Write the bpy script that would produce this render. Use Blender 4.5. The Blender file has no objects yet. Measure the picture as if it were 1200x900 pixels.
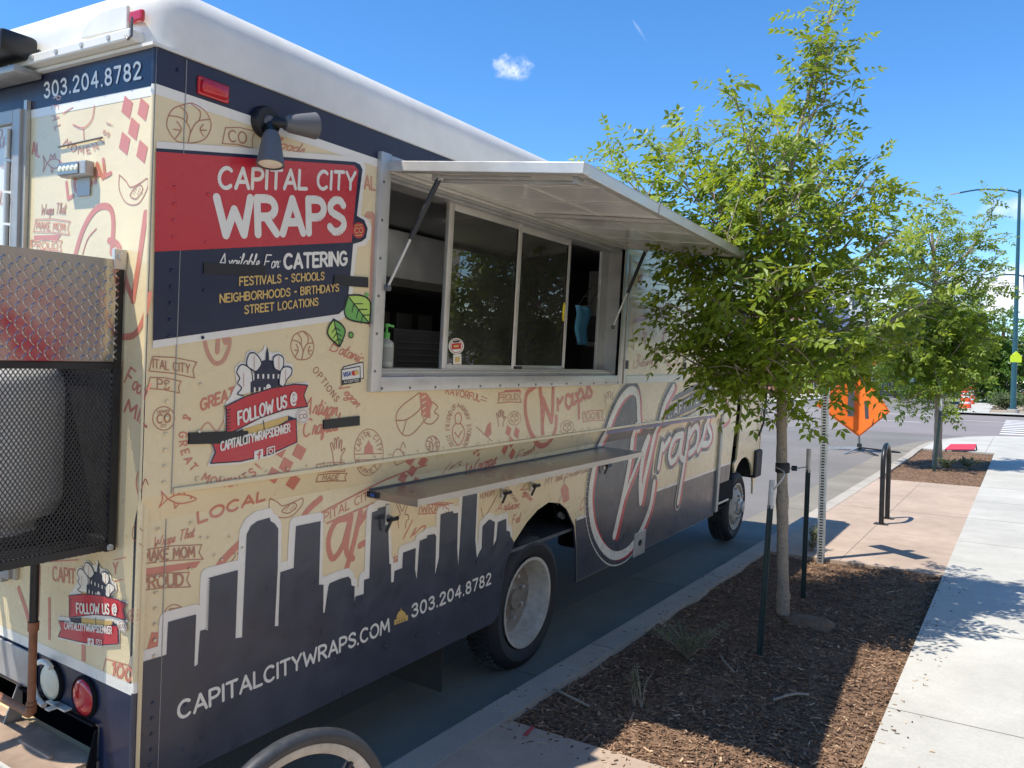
import bpy, bmesh, math, random
from mathutils import Vector, Matrix
from mathutils.geometry import tessellate_polygon
random.seed(11)
rnd = random.random
def U(a, b): return a + (b - a) * rnd()

# ------------------------------------------------------------------ camera, sky, sun, exposure
FPX, YAW, PITCH, ROLL = 935.22, math.radians(-32.651), math.radians(-0.8636), math.radians(1.371)
CAM = Vector((2.4269, -1.5210, 1.80))
fw = Vector((math.sin(YAW) * math.cos(PITCH), math.cos(YAW) * math.cos(PITCH), math.sin(PITCH)))
r0 = Vector((math.cos(YAW), -math.sin(YAW), 0)); u0 = r0.cross(fw)
rt = r0 * math.cos(ROLL) + u0 * math.sin(ROLL); up = u0 * math.cos(ROLL) - r0 * math.sin(ROLL)
RH = Vector((rt.x, rt.y, 0)).normalized(); FH = Vector((fw.x, fw.y, 0)).normalized()
sc = bpy.context.scene
col = sc.collection
cam = bpy.data.cameras.new('camera'); camo = bpy.data.objects.new('camera', cam); col.objects.link(camo)
cam.sensor_width = 36; cam.lens = FPX / 1200 * 36; cam.clip_start = .05; cam.clip_end = 2000
camo.matrix_world = Matrix(((rt.x, up.x, -fw.x, CAM.x), (rt.y, up.y, -fw.y, CAM.y), (rt.z, up.z, -fw.z, CAM.z), (0, 0, 0, 1)))
sc.camera = camo
SUND = Vector((.27, .40, -1)).normalized()
sun = bpy.data.lights.new('sun', 'SUN'); suno = bpy.data.objects.new('sun', sun); col.objects.link(suno)
sun.energy = 3.9; sun.angle = math.radians(.53); sun.color = (1, .94, .84)
suno.rotation_euler = SUND.to_track_quat('-Z', 'Y').to_euler(); suno.location = (0, 0, 30)
sc.view_settings.view_transform = 'Standard'; sc.view_settings.look = 'None'
sc.view_settings.exposure = 0.89; sc.view_settings.gamma = 1
def ray(px, py): return (fw + rt * ((px - 600) / FPX) - up * ((py - 450) / FPX))
world = bpy.data.worlds.new('World'); sc.world = world; world.use_nodes = True
nt = world.node_tree; nt.nodes.clear()
N = nt.nodes.new; Lk = nt.links.new
out = N('ShaderNodeOutputWorld'); bg = N('ShaderNodeBackground'); sky = N('ShaderNodeTexSky')
sky.sky_type = 'NISHITA'; sky.sun_disc = False
sky.sun_elevation = math.asin(-SUND.z); sky.sun_rotation = math.atan2(-SUND.x, -SUND.y)
sky.altitude = 1600; sky.air_density = 1.0; sky.dust_density = .0; sky.ozone_density = 3.4
bg.inputs[1].default_value = .15
tc = N('ShaderNodeTexCoord')
def mathn(op, a, b=None, c=None):
    n = N('ShaderNodeMath'); n.operation = op; n.use_clamp = False
    for i, v in enumerate((a, b, c)):
        if v is None: continue
        if isinstance(v, (int, float)): n.inputs[i].default_value = v
        else: Lk(v, n.inputs[i])
    return n.outputs[0]
def cloud_mask(px, py, wx, wy, scale, lo, hi, detail=8, rough=.62, off=0., tilt=0.):
    """a cloud of noise round one direction of the sky"""
    d = ray(px, py).normalized(); e1 = d.cross(Vector((0, 0, 1))).normalized(); e2 = e1.cross(d).normalized(); ct_, st_ = math.cos(tilt), math.sin(tilt); e1, e2 = e1 * ct_ + e2 * st_, e2 * ct_ - e1 * st_
    def dot(v):
        n = N('ShaderNodeVectorMath'); n.operation = 'DOT_PRODUCT'; Lk(tc.outputs['Generated'], n.inputs[0]); n.inputs[1].default_value = v
        return n.outputs['Value']
    a = mathn('DIVIDE', dot(e1), wx); b = mathn('DIVIDE', dot(e2), wy)
    r = mathn('ADD', mathn('MULTIPLY', a, a), mathn('MULTIPLY', b, b))
    m = mathn('SUBTRACT', 1., r)
    front = mathn('GREATER_THAN', dot(d), .5)
    nz = N('ShaderNodeTexNoise'); nz.inputs['Scale'].default_value = scale; nz.inputs['Detail'].default_value = detail; nz.inputs['Roughness'].default_value = rough
    mp = N('ShaderNodeMapping'); mp.inputs['Location'].default_value = (off, off, off); Lk(tc.outputs['Generated'], mp.inputs['Vector']); Lk(mp.outputs[0], nz.inputs['Vector'])
    s = mathn('ADD', mathn('MULTIPLY', m, .5), nz.outputs[0])
    mr = N('ShaderNodeMapRange'); mr.interpolation_type = 'SMOOTHSTEP'; Lk(s, mr.inputs[0]); mr.inputs[1].default_value = lo; mr.inputs[2].default_value = hi
    return mathn('MULTIPLY', mathn('MULTIPLY', mr.outputs[0], front), mathn('MINIMUM', mathn('MAXIMUM', mathn('MULTIPLY', m, 3.), 0.), 1.))
c1 = cloud_mask(601, 78, .035, .026, 38, .78, 1.15, 10, .72, 3.)
c2 = cloud_mask(1185, 338, .10, .042, 17, .66, 1.05, 9, .62, 1.3)
c3 = cloud_mask(985, 370, .13, .06, 14, .64, 1.05, 8, .6, 5.1)
c4 = cloud_mask(749, 35, .0022, .020, 60, .55, 1.2, 4, .6, 2., .62)
c5 = cloud_mask(1195, 245, .05, .022, 20, .72, 1.15, 8, .6, 2.2)
tot = mathn('MINIMUM', mathn('ADD', mathn('ADD', mathn('MULTIPLY', c1, .75), c2), mathn('ADD', mathn('MULTIPLY', c3, .8), mathn('ADD', mathn('MULTIPLY', c4, .16), mathn('MULTIPLY', c5, .6)))), .95)
hs = N('ShaderNodeHueSaturation'); hs.inputs['Saturation'].default_value = 1.24; hs.inputs['Value'].default_value = .92
Lk(sky.outputs[0], hs.inputs['Color'])
mx = N('ShaderNodeMix'); mx.data_type = 'RGBA'; Lk(tot, mx.inputs[0]); Lk(hs.outputs[0], mx.inputs[6]); mx.inputs[7].default_value = (4.6, 4.7, 4.9, 1)
Lk(mx.outputs[2], bg.inputs[0]); Lk(bg.outputs[0], out.inputs[0])
sc.cycles.max_bounces = 8; sc.cycles.transparent_max_bounces = 12

# ------------------------------------------------------------------ surveyed planes
TM = Matrix(((0.9988478209913155, -0.016739774348791255, 0.04497566514963826, 0), (0.017263227172715143, 0.999787399880083, -0.011275461347820695, 0), (-0.044777354639193065, 0.012038895122664676, 0.9989244483521971, 0), (0, 0, 0, 1)))
TI = TM.to_3x3().transposed()
CL = TI @ CAM
def plane(px, py, ax, val):           # photo survey point -> point on a truck plane (truck frame)
    d = TI @ ray(px, py); t = (val - CL[ax]) / d[ax]; return CL + d * t
def side(px, py): p = plane(px, py, 0, 0); return (p.y, p.z)
def rear(px, py): p = plane(px, py, 1, 0); return (p.x, p.z)
def gnd(px, py, z=.15):
    d = ray(px, py); t = (z - CAM.z) / d.z; return CAM + d * t

# ------------------------------------------------------------------ materials
def mat(name, color, rough=.5, metal=0., coat=0., noise=None, bump=None, spec=.5, trans=0., alpha=None, emit=None):
    """noise=(scale, amount, detail) varies value; bump=(scale, strength, dist)"""
    m = bpy.data.materials.new(name); m.use_nodes = True; t = m.node_tree; b = t.nodes['Principled BSDF']
    b.inputs['Base Color'].default_value = (*color, 1); b.inputs['Roughness'].default_value = rough; b.inputs['Metallic'].default_value = metal
    b.inputs['Coat Weight'].default_value = coat; b.inputs['Coat Roughness'].default_value = .12
    b.inputs['Specular IOR Level'].default_value = spec
    if emit: b.inputs['Emission Color'].default_value = (*emit[0], 1); b.inputs['Emission Strength'].default_value = emit[1]
    tcn = t.nodes.new('ShaderNodeTexCoord')
    if noise:
        for k, nn in enumerate(noise if isinstance(noise[0], tuple) else (noise,)):
            nz = t.nodes.new('ShaderNodeTexNoise'); nz.inputs['Scale'].default_value = nn[0]; nz.inputs['Detail'].default_value = nn[2] if len(nn) > 2 else 5
            nz.inputs['Roughness'].default_value = .6
            t.links.new(tcn.outputs['Object'], nz.inputs['Vector'])
            mr = t.nodes.new('ShaderNodeMapRange'); mr.inputs[1].default_value = .3; mr.inputs[2].default_value = .7
            mr.inputs[3].default_value = 1 - nn[1]; mr.inputs[4].default_value = 1 + nn[1]
            t.links.new(nz.outputs[0], mr.inputs[0])
            mxn = t.nodes.new('ShaderNodeVectorMath'); mxn.operation = 'SCALE'
            if k == 0: mxn.inputs[0].default_value = color
            else: t.links.new(prev, mxn.inputs[0])
            t.links.new(mr.outputs[0], mxn.inputs['Scale']); prev = mxn.outputs[0]
        t.links.new(prev, b.inputs['Base Color'])
        mr2 = t.nodes.new('ShaderNodeMapRange'); mr2.inputs[1].default_value = .3; mr2.inputs[2].default_value = .7
        mr2.inputs[3].default_value = max(0, rough - .08); mr2.inputs[4].default_value = min(1, rough + .08)
        t.links.new(nz.outputs[0], mr2.inputs[0]); t.links.new(mr2.outputs[0], b.inputs['Roughness'])
    if bump:
        bl = bump if isinstance(bump[0], tuple) else (bump,)
        pn = None
        for s_, st, di in bl:
            nz = t.nodes.new('ShaderNodeTexNoise'); nz.inputs['Scale'].default_value = s_; nz.inputs['Detail'].default_value = 5
            t.links.new(tcn.outputs['Object'], nz.inputs['Vector'])
            bp = t.nodes.new('ShaderNodeBump'); bp.inputs['Strength'].default_value = st; bp.inputs['Distance'].default_value = di
            t.links.new(nz.outputs[0], bp.inputs['Height'])
            if pn: t.links.new(pn, bp.inputs['Normal'])
            pn = bp.outputs[0]
        t.links.new(pn, b.inputs['Normal'])
    return m
VB = ((1.7, .6, .03), (5, .14, .003))          # oil-canned sheet metal under vinyl
def vinyl(n, c, r=.3, coat=.4): return mat(n, c, r, 0, coat, ((.8, .045, 3), (5, .015, 3)), VB)
M = {}
M['cream'] = vinyl('cream_vinyl', (.78, .635, .375))
M['navy'] = vinyl('navy_vinyl', (.011, .018, .048), .36, .12)
M['slate'] = mat('slate_vinyl', (.046, .052, .072), .34, 0, .2, ((2.2, .16, 6), (9, .10, 5)), VB)
M['red'] = vinyl('red_vinyl', (.54, .026, .040))
M['print'] = vinyl('red_print', (.60, .205, .135))
M['printline'] = vinyl('line_print', (.44, .185, .115))
M['printpale'] = vinyl('pale_print', (.60, .30, .20))
M['white'] = vinyl('white_vinyl', (.80, .755, .66))
M['gold'] = vinyl('gold_vinyl', (.66, .44, .14))
M['green'] = vinyl('green_vinyl', (.16, .42, .09))
M['lime'] = vinyl('lime_vinyl', (.45, .66, .12))
M['blackv'] = mat('black_print', (.012, .013, .016), .4)
M['blue'] = vinyl('blue_print', (.012, .07, .30))
M['paint'] = mat('white_fibreglass', (.70, .68, .62), .40, 0, .2, ((1.6, .08, 6), (9, .05, 5)), ((2.2, .35, .02), (8, .1, .004)))
M['alu'] = mat('aluminium', (.54, .52, .475), .36, .4, 0, ((9, .08, 5),), ((40, .06, .002),))
M['alud'] = mat('weathered_aluminium', (.40, .395, .38), .45, .4, 0, ((6, .18, 6),))
M['steel'] = mat('stainless_steel', (.40, .37, .335), .30, .9, 0, ((1.5, .06, 4),))
M['tread'] = mat('tread_plate', (.36, .35, .34), .14, 1., 0, ((8, .12, 4),))
M['black'] = mat('black_paint', (.014, .014, .016), .4, 0, 0, (20, .3, 4))
M['blackmetal'] = mat('black_steel', (.02, .02, .022), .38, .3, 0, (12, .3, 4))
M['rubber'] = mat('tyre_rubber', (.022, .022, .024), .72, 0, 0, (9, .35, 5), (50, .2, .003))
M['rim'] = mat('white_wheel_paint', (.47, .43, .36), .55, 0, 0, ((5, .25, 6), (30, .15, 4)))
M['rimshade'] = mat('shaded_dirty_wheel_paint', (.23, .205, .17), .6, 0, 0, ((6, .35, 6), (40, .2, 4)))  # dirty wheel paint, darkened to hold the shade of the deep dish
M['dark'] = mat('underbody_dark', (.008, .0085, .011), .8, 0, 0, (4, .3, 4), None, .15)
M['rust'] = mat('rusty_pipe', (.30, .125, .06), .62, .15, 0, ((14, .35, 6), (50, .15, 4)), (60, .3, .002))
M['rustfloor'] = mat('rusted_plate', (.42, .30, .21), .7, 0, 0, ((7, .3, 6),), (40, .2, .002))
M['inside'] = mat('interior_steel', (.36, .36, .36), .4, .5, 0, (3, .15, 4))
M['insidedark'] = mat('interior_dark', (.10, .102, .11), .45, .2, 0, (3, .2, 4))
M['redlens'] = mat('red_lens', (.5, .012, .02), .15, 0, .6)
M['whitelens'] = mat('cream_lens', (.78, .74, .56), .3, 0, .4)
M['grey'] = mat('grey_plastic', (.11, .11, .115), .45)
M['tank'] = mat('grey_tank_paint', (.84, .84, .82), .45, 0, 0, ((4, .1, 5),))
M['awnwhite'] = mat('white_panel', (.86, .84, .78), .2, 0, .4, ((1.2, .02, 3),))
M['doorwhite'] = mat('cream_white_paint', (.72, .70, .62), .35, 0, .3, (3, .06, 4))
def glass(name, tint=(.55, .6, .62), r=.0, tr=.55):
    m = bpy.data.materials.new(name); m.use_nodes = True; t = m.node_tree; t.nodes.clear()
    o = t.nodes.new('ShaderNodeOutputMaterial'); g = t.nodes.new('ShaderNodeBsdfGlossy'); g.inputs['Roughness'].default_value = r
    tb = t.nodes.new('ShaderNodeBsdfTransparent'); tb.inputs['Color'].default_value = (*[c * tr for c in tint], 1)
    f = t.nodes.new('ShaderNodeFresnel'); f.inputs['IOR'].default_value = 2.0
    mx_ = t.nodes.new('ShaderNodeMixShader'); t.links.new(f.outputs[0], mx_.inputs[0]); t.links.new(tb.outputs[0], mx_.inputs[1]); t.links.new(g.outputs[0], mx_.inputs[2])
    df = t.nodes.new('ShaderNodeBsdfDiffuse'); df.inputs[0].default_value = (.55, .53, .5, 1); m2 = t.nodes.new('ShaderNodeMixShader'); nz = t.nodes.new('ShaderNodeTexNoise'); nz.inputs['Scale'].default_value = 4; nz.inputs['Detail'].default_value = 7; tcg = t.nodes.new('ShaderNodeTexCoord'); t.links.new(tcg.outputs['Object'], nz.inputs['Vector']); mg = t.nodes.new('ShaderNodeMapRange'); mg.inputs[1].default_value = .3; mg.inputs[2].default_value = .7; mg.inputs[3].default_value = .015; mg.inputs[4].default_value = .06; t.links.new(nz.outputs[0], mg.inputs[0]); t.links.new(mg.outputs[0], m2.inputs[0]); t.links.new(mx_.outputs[0], m2.inputs[1]); t.links.new(df.outputs[0], m2.inputs[2])      # grey film mixed in for the pale reflection on the panes
    t.links.new(m2.outputs[0], o.inputs[0]); return m
M['glass'] = glass('window_glass')

# ------------------------------------------------------------------ object helpers
def tag(o, label=None, cat=None, group=None, kind=None):
    if label: o['label'] = label
    if cat: o['category'] = cat
    if group: o['group'] = group
    if kind: o['kind'] = kind
    return o
def empty(name, loc=(0, 0, 0), rz=0., parent=None):
    o = bpy.data.objects.new(name, None); col.objects.link(o); o.location = loc; o.rotation_euler = (0, 0, rz); o.empty_display_size = .1
    if parent: o.parent = parent
    return o
def children(o): return [c for c in bpy.data.objects if c.parent == o]
def copy_tree(o, parent=None):
    c = o.copy(); col.objects.link(c)
    if parent: c.parent = parent
    for ch in children(o): copy_tree(ch, c)
    return c
class MB:
    def __init__(s): s.v = []; s.f = []; s.m = []; s.mats = []; s.n = 0
    def mi(s, m):
        m = M[m] if isinstance(m, str) else m
        if m not in s.mats: s.mats.append(m)
        return s.mats.index(m)
    def face(s, pts, m):
        i = len(s.v); s.v += [tuple(p) for p in pts]; s.f.append(tuple(range(i, i + len(pts)))); s.m.append(s.mi(m))
    def mesh(s, vs, fs, m):
        i = len(s.v); s.v += [tuple(p) for p in vs]; k = s.mi(m)
        for f in fs: s.f.append(tuple(a + i for a in f)); s.m.append(k)
    def box(s, lo, hi, m, bev=0.):
        x0, y0, z0 = lo; x1, y1, z1 = hi
        if x1 < x0: x0, x1 = x1, x0
        if y1 < y0: y0, y1 = y1, y0
        if z1 < z0: z0, z1 = z1, z0
        if bev <= 0:
            s.mesh([(x0, y0, z0), (x1, y0, z0), (x1, y1, z0), (x0, y1, z0), (x0, y0, z1), (x1, y0, z1), (x1, y1, z1), (x0, y1, z1)],
                   [(0, 3, 2, 1), (4, 5, 6, 7), (0, 1, 5, 4), (1, 2, 6, 5), (2, 3, 7, 6), (3, 0, 4, 7)], m); return
        bm = bmesh.new(); bmesh.ops.create_cube(bm, size=1)
        for v in bm.verts: v.co = Vector(((x0 + x1) / 2 + v.co.x * (x1 - x0), (y0 + y1) / 2 + v.co.y * (y1 - y0), (z0 + z1) / 2 + v.co.z * (z1 - z0)))
        bmesh.ops.bevel(bm, geom=bm.edges[:], offset=bev, segments=2, affect='EDGES', profile=.5)
        s.bm(bm, m)
    def bm(s, bm, m):
        bm.verts.index_update(); s.mesh([v.co.copy() for v in bm.verts], [[v.index for v in f.verts] for f in bm.faces], m); bm.free()
    def bar(s, a, b, w, h, m, upv=(0, 0, 1)):
        a = Vector(a); b = Vector(b); d = (b - a).normalized(); u = Vector(upv)
        if abs(d.dot(u)) > .98: u = Vector((1, 0, 0))
        x = d.cross(u).normalized() * w / 2; y = x.cross(d).normalized() * h / 2
        s.mesh([a - x - y, a + x - y, a + x + y, a - x + y, b - x - y, b + x - y, b + x + y, b - x + y],
               [(0, 1, 2, 3), (7, 6, 5, 4), (4, 5, 1, 0), (5, 6, 2, 1), (6, 7, 3, 2), (7, 4, 0, 3)], m)
    def tube(s, pts, r, m, n=10, cap=True):
        pts = [Vector(p) for p in pts]; rs = r if isinstance(r, (list, tuple)) else [r] * len(pts)
        vs = []; fs = []; x = None
        for i, p in enumerate(pts):
            d = (pts[min(i + 1, len(pts) - 1)] - pts[max(i - 1, 0)]).normalized()
            if x is None: x = d.orthogonal().normalized()
            else: x = (x - d * x.dot(d)).normalized()
            y = d.cross(x)
            for k in range(n):
                a = 2 * math.pi * k / n; vs.append(p + (x * math.cos(a) + y * math.sin(a)) * rs[i])
        for i in range(len(pts) - 1):
            for k in range(n): fs.append((i * n + k, i * n + (k + 1) % n, (i + 1) * n + (k + 1) % n, (i + 1) * n + k))
        if cap: fs.append(tuple(range(n - 1, -1, -1))); fs.append(tuple((len(pts) - 1) * n + k for k in range(n)))
        s.mesh(vs, fs, m)
    def lathe(s, prof, o, axis, m, n=32, ry=1.):
        """prof = [(radius, distance along axis)]"""
        o = Vector(o); d = Vector(axis).normalized(); x = d.orthogonal().normalized()
        if abs(d.z) < .9: x = Vector((0, 0, 1)) - d * d.z; x.normalize()
        y = d.cross(x); vs = []; fs = []
        for (r, t) in prof:
            for k in range(n):
                a = 2 * math.pi * k / n; vs.append(o + d * t + x * (r * math.cos(a)) + y * (r * ry * math.sin(a)))
        for i in range(len(prof) - 1):
            for k in range(n): fs.append((i * n + k, i * n + (k + 1) % n, (i + 1) * n + (k + 1) % n, (i + 1) * n + k))
        s.mesh(vs, fs, m)
    def poly(s, loops, f3, m, thick=None, edge=None):
        """tessellated polygon with holes; f3 maps 2D -> 3D; thick = 3D offset of the back sheet"""
        L = [[Vector((p[0], p[1], 0)) for p in l] for l in loops]; tris = tessellate_polygon(L); fl = [p for l in loops for p in l]
        vs = [Vector(f3(*p)) for p in fl]; s.mesh(vs, [tuple(t) for t in tris], m)
        if thick:
            th = Vector(thick); s.mesh([v + th for v in vs], [tuple(t)[::-1] for t in tris], m)
            i = 0
            for l in loops:
                k = len(l); q = [Vector(f3(*p)) for p in l]
                s.mesh(q + [v + th for v in q], [(a, (a + 1) % k, (a + 1) % k + k, a + k) for a in range(k)], edge or m)
    def merge(s, o):
        for f, k in zip(o.f, o.m): s.mesh([o.v[i] for i in f], [tuple(range(len(f)))], o.mats[k])
    def build(s, name, parent=None, smooth=None, bevel=None, fix=True, post=None):
        me = bpy.data.meshes.new(name); me.from_pydata(s.v, [], s.f)
        for m in s.mats: me.materials.append(m)
        me.polygons.foreach_set('material_index', s.m)
        bm = bmesh.new(); bm.from_mesh(me)
        if fix:
            bmesh.ops.remove_doubles(bm, verts=bm.verts, dist=1e-6)
            bmesh.ops.recalc_face_normals(bm, faces=bm.faces)
        if post: post(bm)
        bm.to_mesh(me); bm.free()
        if smooth: me.polygons.foreach_set('use_smooth', [True] * len(me.polygons)); me.set_sharp_from_angle(angle=math.radians(smooth))
        o = bpy.data.objects.new(name, me); col.objects.link(o)
        if parent: o.parent = parent
        if bevel:
            b = o.modifiers.new('bevel', 'BEVEL'); b.width = bevel; b.segments = 2; b.limit_method = 'ANGLE'; b.angle_limit = math.radians(40)
        return o
def cr(pts, k=6, closed=False):
    """smooth curve through points"""
    n = len(pts); out_ = []
    if n < 3: return list(pts)
    for i in range(n if closed else n - 1):
        if closed: p = [pts[(i + j) % n] for j in (-1, 0, 1, 2)]
        else: p = [pts[max(0, min(n - 1, i + j))] for j in (-1, 0, 1, 2)]
        for t in range(k):
            u = t / k
            out_.append(tuple(.5 * (2 * b + (c - a) * u + (2 * a - 5 * b + 4 * c - d) * u * u + (3 * b - a - 3 * c + d) * u ** 3) for a, b, c, d in zip(*p)))
    out_.append(tuple(pts[0] if closed else pts[-1])); return out_
def arc(cx, cy, rx, ry, a0, a1, n=12):
    return [(cx + rx * math.cos(math.radians(a0 + (a1 - a0) * i / n)), cy + ry * math.sin(math.radians(a0 + (a1 - a0) * i / n))) for i in range(n + 1)]

# ------------------------------------------------------------------ rounded sign-writer's alphabet (centre lines)
def _b(x0, y0, x1, y1): return None
G = {}
def gl(c, w, *st): G[c] = (w, [list(s) for s in st])
A = arc
gl('A', .68, [(0, 0), (.34, 1), (.68, 0)], [(.13, .32), (.55, .32)])
gl('B', .58, [(0, 0), (0, 1)], [(0, 1), (.28, 1)] + A(.28, .77, .24, .23, 90, -90) + [(0, .54)], [(.28, .54)] + A(.3, .27, .27, .27, 90, -90) + [(0, 0)])
gl('C', .66, A(.36, .5, .36, .5, 50, 310, 18))
gl('D', .64, [(0, 0), (0, 1), (.2, 1)] + A(.2, .5, .43, .5, 90, -90, 16) + [(0, 0)])
gl('E', .52, [(.52, 1), (0, 1), (0, 0), (.52, 0)], [(0, .52), (.42, .52)])
gl('F', .5, [(.5, 1), (0, 1), (0, 0)], [(0, .5), (.4, .5)])
gl('G', .7, A(.36, .5, .36, .5, 50, 330, 18) + [(.68, .46), (.42, .46)])
gl('H', .6, [(0, 0), (0, 1)], [(.6, 0), (.6, 1)], [(0, .5), (.6, .5)])
gl('I', .04, [(.02, 0), (.02, 1)])
gl('J', .46, [(.44, 1), (.44, .25)] + A(.22, .24, .22, .24, 0, -170, 8))
gl('K', .58, [(0, 0), (0, 1)], [(.55, 1), (.03, .45)], [(.2, .6), (.58, 0)])
gl('L', .48, [(0, 1), (0, 0), (.48, 0)])
gl('M', .8, [(0, 0), (.08, 1), (.4, .3), (.72, 1), (.8, 0)])
gl('N', .62, [(0, 0), (0, 1), (.62, 0), (.62, 1)])
gl('O', .74, A(.37, .5, .37, .5, 90, 450, 22))
gl('P', .56, [(0, 0), (0, 1), (.28, 1)] + A(.28, .73, .27, .27, 90, -90) + [(0, .46)])
gl('Q', .74, A(.37, .5, .37, .5, 90, 450, 22), [(.45, .25), (.72, -.04)])
gl('R', .58, [(0, 0), (0, 1), (.28, 1)] + A(.28, .74, .27, .26, 90, -90) + [(0, .48)], [(.26, .46), (.58, 0)])
gl('S', .54, cr([(.52, .84), (.4, .98), (.2, .99), (.04, .84), (.06, .64), (.27, .52), (.48, .4), (.53, .2), (.38, .03), (.16, .01), (.0, .16)], 3))
gl('T', .62, [(0, 1), (.62, 1)], [(.31, 1), (.31, 0)])
gl('U', .6, [(0, 1), (0, .3)] + A(.3, .3, .3, .3, 180, 360) + [(.6, 1)])
gl('V', .64, [(0, 1), (.32, 0), (.64, 1)])
gl('W', .96, [(0, 1), (.22, 0), (.48, .68), (.74, 0), (.96, 1)])
gl('X', .6, [(0, 0), (.6, 1)], [(0, 1), (.6, 0)])
gl('Y', .62, [(0, 1), (.31, .45), (.62, 1)], [(.31, .45), (.31, 0)])
gl('Z', .56, [(0, 1), (.56, 1), (0, 0), (.56, 0)])
gl('0', .54, A(.27, .5, .27, .5, 90, 450, 18))
gl('1', .2, [(0, .8), (.18, 1), (.18, 0)])
gl('2', .52, cr([(.02, .78), (.12, .96), (.3, 1), (.48, .86), (.46, .62), (.25, .34), (0, 0)], 3) + [(.52, 0)])
gl('3', .5, cr([(.03, .86), (.16, .99), (.36, .97), (.46, .78), (.36, .58), (.2, .54)], 3), cr([(.2, .54), (.42, .48), (.5, .26), (.36, .03), (.14, .01), (0, .16)], 3))
gl('4', .56, [(.42, 0), (.42, 1), (0, .3), (.56, .3)])
gl('5', .5, [(.46, 1), (.06, 1), (.04, .56)] + cr([(.04, .56), (.26, .62), (.47, .46), (.46, .16), (.26, 0), (0, .12)], 3))
gl('7', .5, [(0, 1), (.5, 1), (.16, 0)])
gl('8', .5, A(.25, .76, .21, .24, 90, 450, 14), A(.25, .26, .25, .26, 90, 450, 14))
gl('.', .06, [(.03, 0), (.03, .03)]); gl('-', .32, [(0, .48), (.32, .48)]); gl('!', .06, [(.03, .3), (.03, 1)], [(.03, 0), (.03, .03)])
gl(':', .06, [(.03, .1), (.03, .13)], [(.03, .5), (.03, .53)])
gl('%', .7, A(.16, .8, .15, .2, 0, 360, 10), A(.54, .2, .15, .2, 0, 360, 10), [(.12, 0), (.58, 1)])
gl('&', .6, cr([(.58, 0), (.14, .72), (.22, .98), (.38, .94), (.36, .7), (.04, .34), (.06, .06), (.28, .0), (.5, .3)], 3))
gl('@', .86, A(.43, .45, .18, .22, 0, 360, 12), [(.61, .67), (.61, .34)] + cr([(.61, .34), (.7, .22), (.84, .36), (.82, .74), (.5, .98), (.16, .86), (0, .46), (.14, .06), (.46, -.08), (.68, -.02)], 4))
gl(' ', .3)
# joined-up lower case (slanted, monoline)
g2 = {}
def sl(c, w, *st): g2[c] = (w, [cr(list(s), 4) if len(s) > 2 else list(s) for s in st])
sl('a', .46, [(.38, .42), (.22, .52), (.04, .34), (.06, .08), (.24, .02), (.36, .3), (.4, .5), (.37, .1), (.46, .02)])
sl('b', .42, [(.02, .1), (.1, .6), (.22, 1), (.1, .9), (.05, .2), (.2, 0), (.36, .16), (.34, .42), (.2, .5), (.42, .4)])
sl('c', .38, [(.34, .42), (.22, .52), (.04, .34), (.06, .08), (.22, 0), (.38, .1)])
sl('d', .46, [(.38, .42), (.22, .52), (.04, .34), (.06, .08), (.24, .02), (.38, .4), (.42, 1), (.38, .1), (.46, .02)])
sl('e', .36, [(.02, .2), (.3, .34), (.24, .52), (.08, .4), (.06, .1), (.2, 0), (.36, .1)])
sl('f', .34, [(0, .1), (.2, .6), (.3, .98), (.18, .96), (.12, .3), (.1, -.36), (.22, -.2), (.16, .1), (.34, .14)])
sl('g', .44, [(.36, .42), (.2, .52), (.04, .34), (.06, .08), (.24, .02), (.38, .5), (.34, -.28), (.14, -.38), (.1, -.2), (.44, .1)])
sl('h', .46, [(0, .1), (.16, .8), (.2, 1), (.08, .9), (.05, 0), (.12, .36), (.28, .52), (.36, .36), (.36, .06), (.46, .04)])
sl('i', .22, [(.0, .1), (.1, .5), (.1, .08), (.22, .06)], [(.13, .74), (.14, .77)])
sl('l', .28, [(0, .1), (.18, .7), (.2, 1), (.1, .96), (.08, .16), (.16, 0), (.28, .1)])
sl('m', .66, [(0, 0), (.03, .5), (.06, .1), (.16, .46), (.28, .5), (.31, .05), (.4, .44), (.52, .5), (.56, .1), (.66, .04)])
sl('n', .46, [(0, 0), (.03, .5), (.06, .1), (.18, .46), (.32, .5), (.36, .1), (.46, .04)])
sl('o', .42, [(.22, .52), (.06, .4), (.06, .1), (.2, 0), (.34, .14), (.32, .42), (.22, .52), (.42, .44)])
sl('p', .44, [(.02, .3), (.1, .5), (.06, -.36)], [(.08, .1), (.12, .44), (.3, .5), (.36, .2), (.22, .0), (.1, .1), (.44, .06)])
sl('r', .34, [(0, .06), (.08, .54), (.12, .44), (.26, .46), (.24, .1), (.34, .04)])
sl('s', .32, [(0, .04), (.2, .54), (.26, .2), (.16, 0), (.04, .06), (.32, .08)])
sl('t', .3, [(.02, .1), (.14, .5), (.16, .9), (.12, .1), (.2, .0), (.3, .1)], [(.0, .58), (.28, .62)])
sl('u', .46, [(.02, .48), (.04, .1), (.18, .02), (.34, .3), (.38, .5), (.36, .1), (.46, .04)])
sl('v', .36, [(0, .46), (.08, .4), (.14, .02), (.28, .5), (.36, .46)])
def script_caps(c): return G[c]
def glyph(c, script):
    if script and c in g2: return g2[c]
    return G.get(c.upper(), G[' '])
def layout(s, script=False, gap=.2):
    """centre-line strokes of a line of text, cap height 1; returns strokes, width"""
    x = 0.; o = []
    for c in s:
        w, st = glyph(c, script)
        for p in st: o.append([(x + a + (b * .28 if script else 0), b) for a, b in p])
        x += w + (0.02 if script and c in g2 else gap)
    return o, x - gap

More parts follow.
